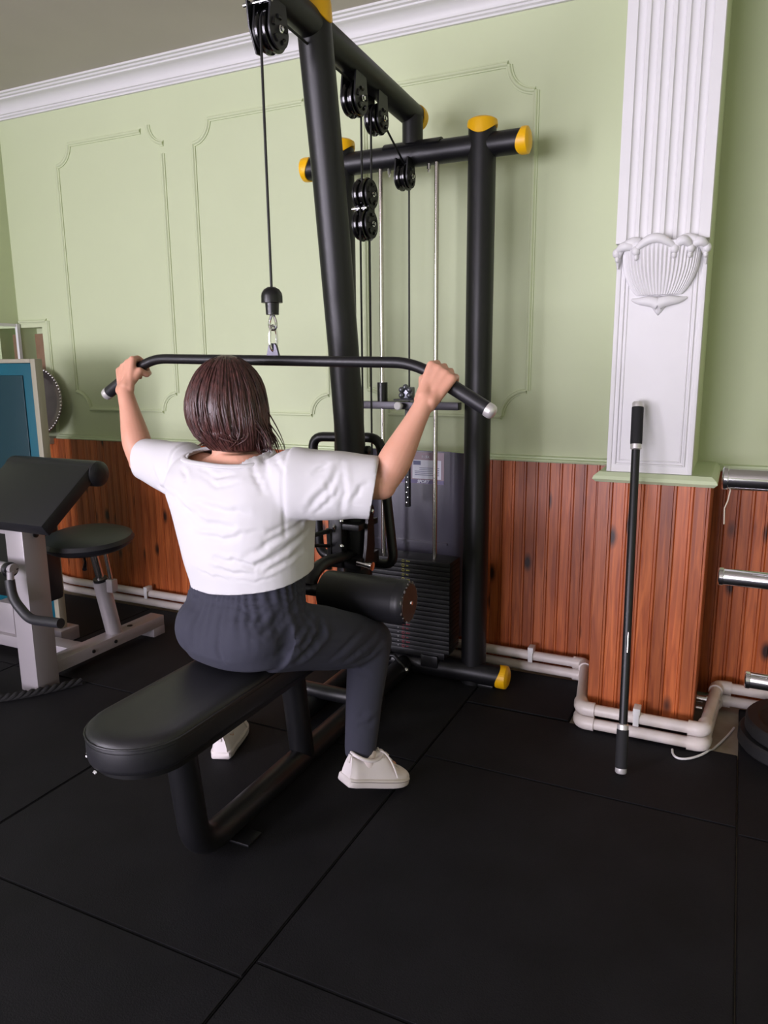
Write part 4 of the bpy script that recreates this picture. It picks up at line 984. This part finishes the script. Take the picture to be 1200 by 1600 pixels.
# gathered waist, centre seam, hip folds, knee folds
ang = np.arctan2(co[:, 1] - 1.512, co[:, 0] + 1.118)
band = np.exp(-((co[:, 2] - .655) / .030) ** 2); inb = (co[:, 2] > .57)
co = co + no * (inb * band * (np.sin(ang * 46 + 3 * np.sin(ang * 5)) * .0026 + np.sin(co[:, 2] * 2 * PI / .0145) * .0013))[:, None]
co = co + no * ((co[:, 2] > .5) * (co[:, 2] < .63) * np.sin(ang * 30 + 2 * np.sin(ang * 7)) * .0016 * np.clip((co[:, 2] - .5) / .1, 0, 1))[:, None]
seam = 0 * np.exp(-((co[:, 0] + 1.125 + .0 * co[:, 2]) / .008) ** 2) * (co[:, 1] < 1.45) * (co[:, 2] < .62)
co = co - no * (seam * .003)[:, None]
co = co + no * (wob(co, 24, 15) * .0030)[:, None]
c_ = lambda *q: [(270 + a / 3.243, 870 + b / 3.243) for a, b in q]
for pts, w, d_f in ((c_((755, 300), (765, 390), (700, 480), (640, 540)), .010, .0090), (c_((700, 290), (640, 400), (540, 500)), .009, .0060), (c_((660, 220), (560, 335), (510, 395)), .008, .0055), (c_((600, 235), (520, 335), (440, 400)), .008, .0050), (c_((720, 340), (690, 425), (610, 510)), .008, .0060),
                    (c_((480, 265), (420, 350)), .007, .0040), (c_((400, 275), (370, 355)), .007, .0035), (c_((330, 275), (320, 340)), .006, .0030), (c_((1050, 380), (960, 475), (880, 540)), .008, .0050), (c_((990, 340), (900, 450), (810, 530)), .008, .0045), (c_((1065, 440), (1000, 515), (920, 555)), .007, .0045),
                    (c_((895, 565), (990, 610)), .008, .0035), (c_((915, 880), (1000, 855), (1050, 810)), .008, .0045), (c_((905, 830), (980, 795)), .008, .0035), (c_((115, 190), (200, 240), (400, 275), (600, 250), (655, 200)), .0045, .0035)):
    co = pfold(co, no, pts, w, d_f)
co = pfold(co, no, c_((235, 275), (218, 420), (226, 520), (250, 555)), .006, .0050, 0)
tro = opened(co, fs, [((-1.118, 1.512, .690), (0, 0, 1), .22), (ANR + A(0, 0, .012), (0, 0.03, -1), .085), (ANL + A(0, 0, .006), (0, .03, -1), .085)], .003)
mk('trousers', tro, pants_m, PER, angle=180)

# ------------------------------------------------------------------ shoes
def shoe(heel, dirv, pitch, name_side):
    """heel: sole point under the heel; dirv: toe direction; pitch: heel raised by this angle"""
    d = _n(A(dirv[0], dirv[1], 0)); lat = _n(np.cross(d, EZ))
    dd = d * math.cos(pitch) - EZ * math.sin(pitch); uu = d * math.sin(pitch) + EZ * math.cos(pitch)
    T = lambda x_, y_, z_: heel + dd * x_ + lat * y_ + uu * z_
    L = .226
    def hw(x_):
        t = x_ / L
        if t < .12: return .026 + .008 * math.sin(t / .12 * PI / 2)
        if t < .66: return .034 + .010 * (.5 - .5 * math.cos((t - .12) / .54 * PI))
        return .044 * math.sqrt(max(0.0, 1 - ((t - .66) / .345) ** 2.4)) + .001
    def top(x_):
        t = x_ / L
        if t < .30: return .082 - .008 * math.sin(t / .30 * PI) 
        if t < .46: return .082 + .010 * math.sin((t - .30) / .16 * PI / 2)
        if t < .80: return .092 - .047 * (.5 - .5 * math.cos((t - .46) / .34 * PI))
        return .045 * math.sqrt(max(0.0, 1 - ((t - .80) / .215) ** 2.2)) * .9 + .0052
    up_ = M(); rs = []
    for x_ in np.concatenate([[.002, .006, .014], np.linspace(.025, .19, 14), np.linspace(.195, .2235, 8)]):
        w = hw(x_) * (.93 if x_ > .01 else .8); h = top(x_); o = []
        nar = .62 if x_ < .115 else .62 + .3 * min(1, (x_ - .115) / .08)
        for k in range(20):
            t = PI * k / 19; s_ = math.sin(t) ** .75; c_ = math.cos(t)
            ww = w * (1 - (1 - nar) * s_ ** 1.5)
            o.append(T(x_, ww * np.sign(c_) * abs(c_) ** .6, .020 + (h - .020) * s_))
        rs.append(o)
    up_.loft(rs)
    so_ = M(); ro = []
    for zz, ins in ((0, .003), (.004, 0), (.020, 0), (.0235, .0015), (.025, .004)):
        o = []
        xsx = list(np.linspace(.0, L, 22))
        for x_ in xsx: o.append(T(x_ * (1 - 2 * ins / L) + ins, hw(x_) + .0015 - ins, zz))
        for x_ in reversed(xsx): o.append(T(x_ * (1 - 2 * ins / L) + ins, -hw(x_) - .0015 + ins, zz))
        ro.append(o)
    so_.loft(ro)
    sh_ = tag(mk('shoe', up_, shoe_m, PER, angle=60), 'white leather sneaker with laces')
    mk('sole', so_, sole_m, sh_, angle=50)
    mk('sole_line', M().sweep([T(x_, hw(x_) + .002, .0178) for x_ in np.linspace(.004, L - .002, 20)] + [T(x_, -hw(x_) - .002, .0178) for x_ in np.linspace(L - .002, .004, 20)], .0009, 6, closed=True), mat('sole groove', srgb(150, 140, 140), .7), sh_)
    for k in range(5):
        x_ = .108 + .017 * k; h = top(x_)
        mk('lace', M().sweep([T(x_ - .006, -.021, h - .012), T(x_ - .002, -.010, h + .001), T(x_, 0, h + .003), T(x_ + .002, .010, h + .001), T(x_ - .006, .021, h - .012)], .0028, 8), sole_m, sh_)
    mk('lace', M().sweep(bez(T(.10, .004, .094), T(.105, .020, .100), T(.125, .036, .080), T(.150, .046, .034), 12), .0026, 8), sole_m, sh_)
    mk('lace', M().sweep(bez(T(.10, -.004, .094), T(.105, -.02, .100), T(.125, -.040, .080), T(.140, -.048, .036), 12), .0026, 8), sole_m, sh_)
    mk('heel_tab', M().box(T(.0035, 0, .072), (.012, .012, .024), Matrix((tuple(lat), tuple(dd), tuple(uu))).transposed(), bev=.003), sole_m, sh_)
    mk('collar_pad', M().sweep([T(.058 + .050 * math.cos(t), .0285 * math.sin(t), .082 + .008 * math.cos(t) ** 2 * (1 if math.cos(t) > 0 else .4) - .006 * math.sin(t) ** 2) for t in np.linspace(0, 2 * PI, 28)[:-1]], .0052, 10, closed=True), shoe_m, sh_)
    return T
hR = A(-.902, 1.618, .0700); TR_ = shoe(hR, (.48, .877), math.radians(18.0), 'R')
hL = A(-1.366, 1.676, .001); TL_ = shoe(hL, (-.36, .93), 0, 'L')
for T_, an in ((TR_, ANR), (TL_, ANL)):
    mk('sock', M().sweep([an + A(0, -.002, .03), an + A(0, 0, .005), T_(.060, 0, .078), T_(.062, 0, .055)], [.029, .029, .028, .026], 20), sock_m, PER)

# ------------------------------------------------------------------ hair: bob with side strands
hm = bpy.data.materials.new('brown hair'); hm.use_nodes = True; nt = hm.node_tree; N = nt.nodes; L_ = nt.links; p = N['Principled BSDF']
tcn = N.new('ShaderNodeTexCoord'); mp = N.new('ShaderNodeMapping'); mp.inputs['Scale'].default_value = (70, 70, 5); L_.new(tcn.outputs['Object'], mp.inputs[0])
nz = N.new('ShaderNodeTexNoise'); nz.inputs['Scale'].default_value = 2.0; nz.inputs['Detail'].default_value = 4; L_.new(mp.outputs[0], nz.inputs[0])
rp_ = N.new('ShaderNodeValToRGB'); rp_.color_ramp.elements[0].position = .3; rp_.color_ramp.elements[0].color = srgb(40, 24, 24); rp_.color_ramp.elements[1].position = .72; rp_.color_ramp.elements[1].color = srgb(92, 56, 52)
L_.new(nz.outputs['Fac'], rp_.inputs[0]); L_.new(rp_.outputs[0], p.inputs['Base Color']); p.inputs['Roughness'].default_value = .36
bpn = N.new('ShaderNodeBump'); bpn.inputs['Strength'].default_value = .5; bpn.inputs['Distance'].default_value = .002; L_.new(nz.outputs['Fac'], bpn.inputs['Height']); L_.new(bpn.outputs[0], p.inputs['Normal'])
# levels: z, centre x, half width, back reach, front reach (about HEAD)
lev = [(1.2245 - dz_ * 1.03, cx_, hw_, hw_ * 1.04 if dz_ < .12 else bk_, fr_) for dz_, cx_, hw_, bk_, fr_ in (
    (0, -1.156, .010, .010, .010), (.004, -1.156, .024, .02, .024), (.012, -1.156, .041, .04, .040), (.025, -1.156, .058, .06, .056), (.042, -1.156, .073, .075, .070), (.062, -1.156, .085, .088, .080),
    (.087, -1.156, .095, .098, .086), (.112, -1.156, .101, .104, .086), (.140, -1.155, .105, .104, .082), (.165, -1.152, .104, .100, .072), (.190, -1.147, .097, .090, .062), (.208, -1.140, .086, .078, .056), (.224, -1.133, .073, .066, .052))]
def hair_pt(i, th, extra=0.0):
    """th measured from straight back, + to the right side"""
    f = i; k = min(int(f), len(lev) - 2); t = f - k
    z_, cx, hw_, bk_, fr_ = [lev[k][q] * (1 - t) + lev[k + 1][q] * t for q in range(5)]
    sx_, cy_ = math.sin(th), -math.cos(th); rr_ = bk_ if cy_ < 0 else fr_
    nr_ = 1 + .010 * math.sin(th * 23 + f * .5) + .012 * math.sin(th * 9 + 1 + f * .3) + .006 * math.sin(th * 41)
    c = A(cx, 1.526, z_)
    return c + (EX * sx_ * hw_ + EY * cy_ * rr_) * nr_ * (1 + extra)
v = []; f = []; na = 110; nl = 40; tm = 2.25
for i in range(nl + 1):
    for j in range(na + 1):
        th = -tm + 2 * tm * j / na
        ii = (len(lev) - 1) * i / nl
        v.append(hair_pt(ii, th))
for i in range(nl):
    for j in range(na): f.append((i * (na + 1) + j, i * (na + 1) + j + 1, (i + 1) * (na + 1) + j + 1, (i + 1) * (na + 1) + j))
hs_ = M().add(v, f); b0_ = len(hs_.v)
# inner skin so that the hair has thickness
v2 = []
for i in range(nl + 1):
    for j in range(na + 1): v2.append(hair_pt((len(lev) - 1) * i / nl, -tm + 2 * tm * j / na, -.16) - A(0, 0, .004))
hs_.add(v2, [tuple(reversed(q)) for q in f])
W_ = na + 1
for j in range(na): hs_.f.append((nl * W_ + j, nl * W_ + j + 1, b0_ + nl * W_ + j + 1, b0_ + nl * W_ + j)); hs_.f.append((j + 1, j, b0_ + j, b0_ + j + 1))
for i in range(nl):
    for j in (0, na): hs_.f.append((i * W_ + j, (i + 1) * W_ + j, b0_ + (i + 1) * W_ + j, b0_ + i * W_ + j))
HA = mk('hair', hs_, hm, PER, angle=180)
lk = M()
for k in range(260):
    th = random.uniform(-2.1, 2.1); i0 = random.uniform(1.0, 7); i1 = min(len(lev) - 1, i0 + random.uniform(4, 8)); dth = random.uniform(-.10, .10)
    pts = [hair_pt(i0 + (i1 - i0) * t, th + dth * t, .004 + .012 * math.sin(PI * t)) for t in np.linspace(0, 1, 9)]
    lk.sweep(pts, [.0006 + .0022 * math.sin(PI * (.08 + .9 * t)) for t in np.linspace(0, 1, 9)], 5)
for k in range(80):      # locks falling forward over the right shoulder
    s0_ = hair_pt(random.uniform(5.5, 8.5), random.uniform(.9, 1.9), random.uniform(-.06, .0)); t_r = random.random()
    e_ = A(-1.070 + .048 * t_r + random.uniform(-.008, .008), 1.50 + .075 * random.random(), .985 + random.uniform(-.004, .02))
    pts = bez(s0_, s0_ + A(.006, .0, -.03), e_ + A(-.012, .004, .05), e_, 10)
    lk.sweep(pts, [.0030 * (1 - .75 * t) for t in np.linspace(0, 1, 10)], 5)
for k in range(70):      # nape locks sweeping to the left
    s0_ = hair_pt(random.uniform(7.5, 9.5), random.uniform(-.5, 1.2), -.02); e_ = A(-1.205 + .11 * random.random(), 1.466 - .012 * random.random(), 1.002 + .010 * random.random())
    lk.sweep(bez(s0_, s0_ + A(0, .0, -.035), e_ + A(.045, 0, .025), e_, 9), [.0036 * (1 - .7 * t) for t in np.linspace(0, 1, 9)], 5)
mk('hair_strands', lk, hm, HA, angle=180, kind='stuff')
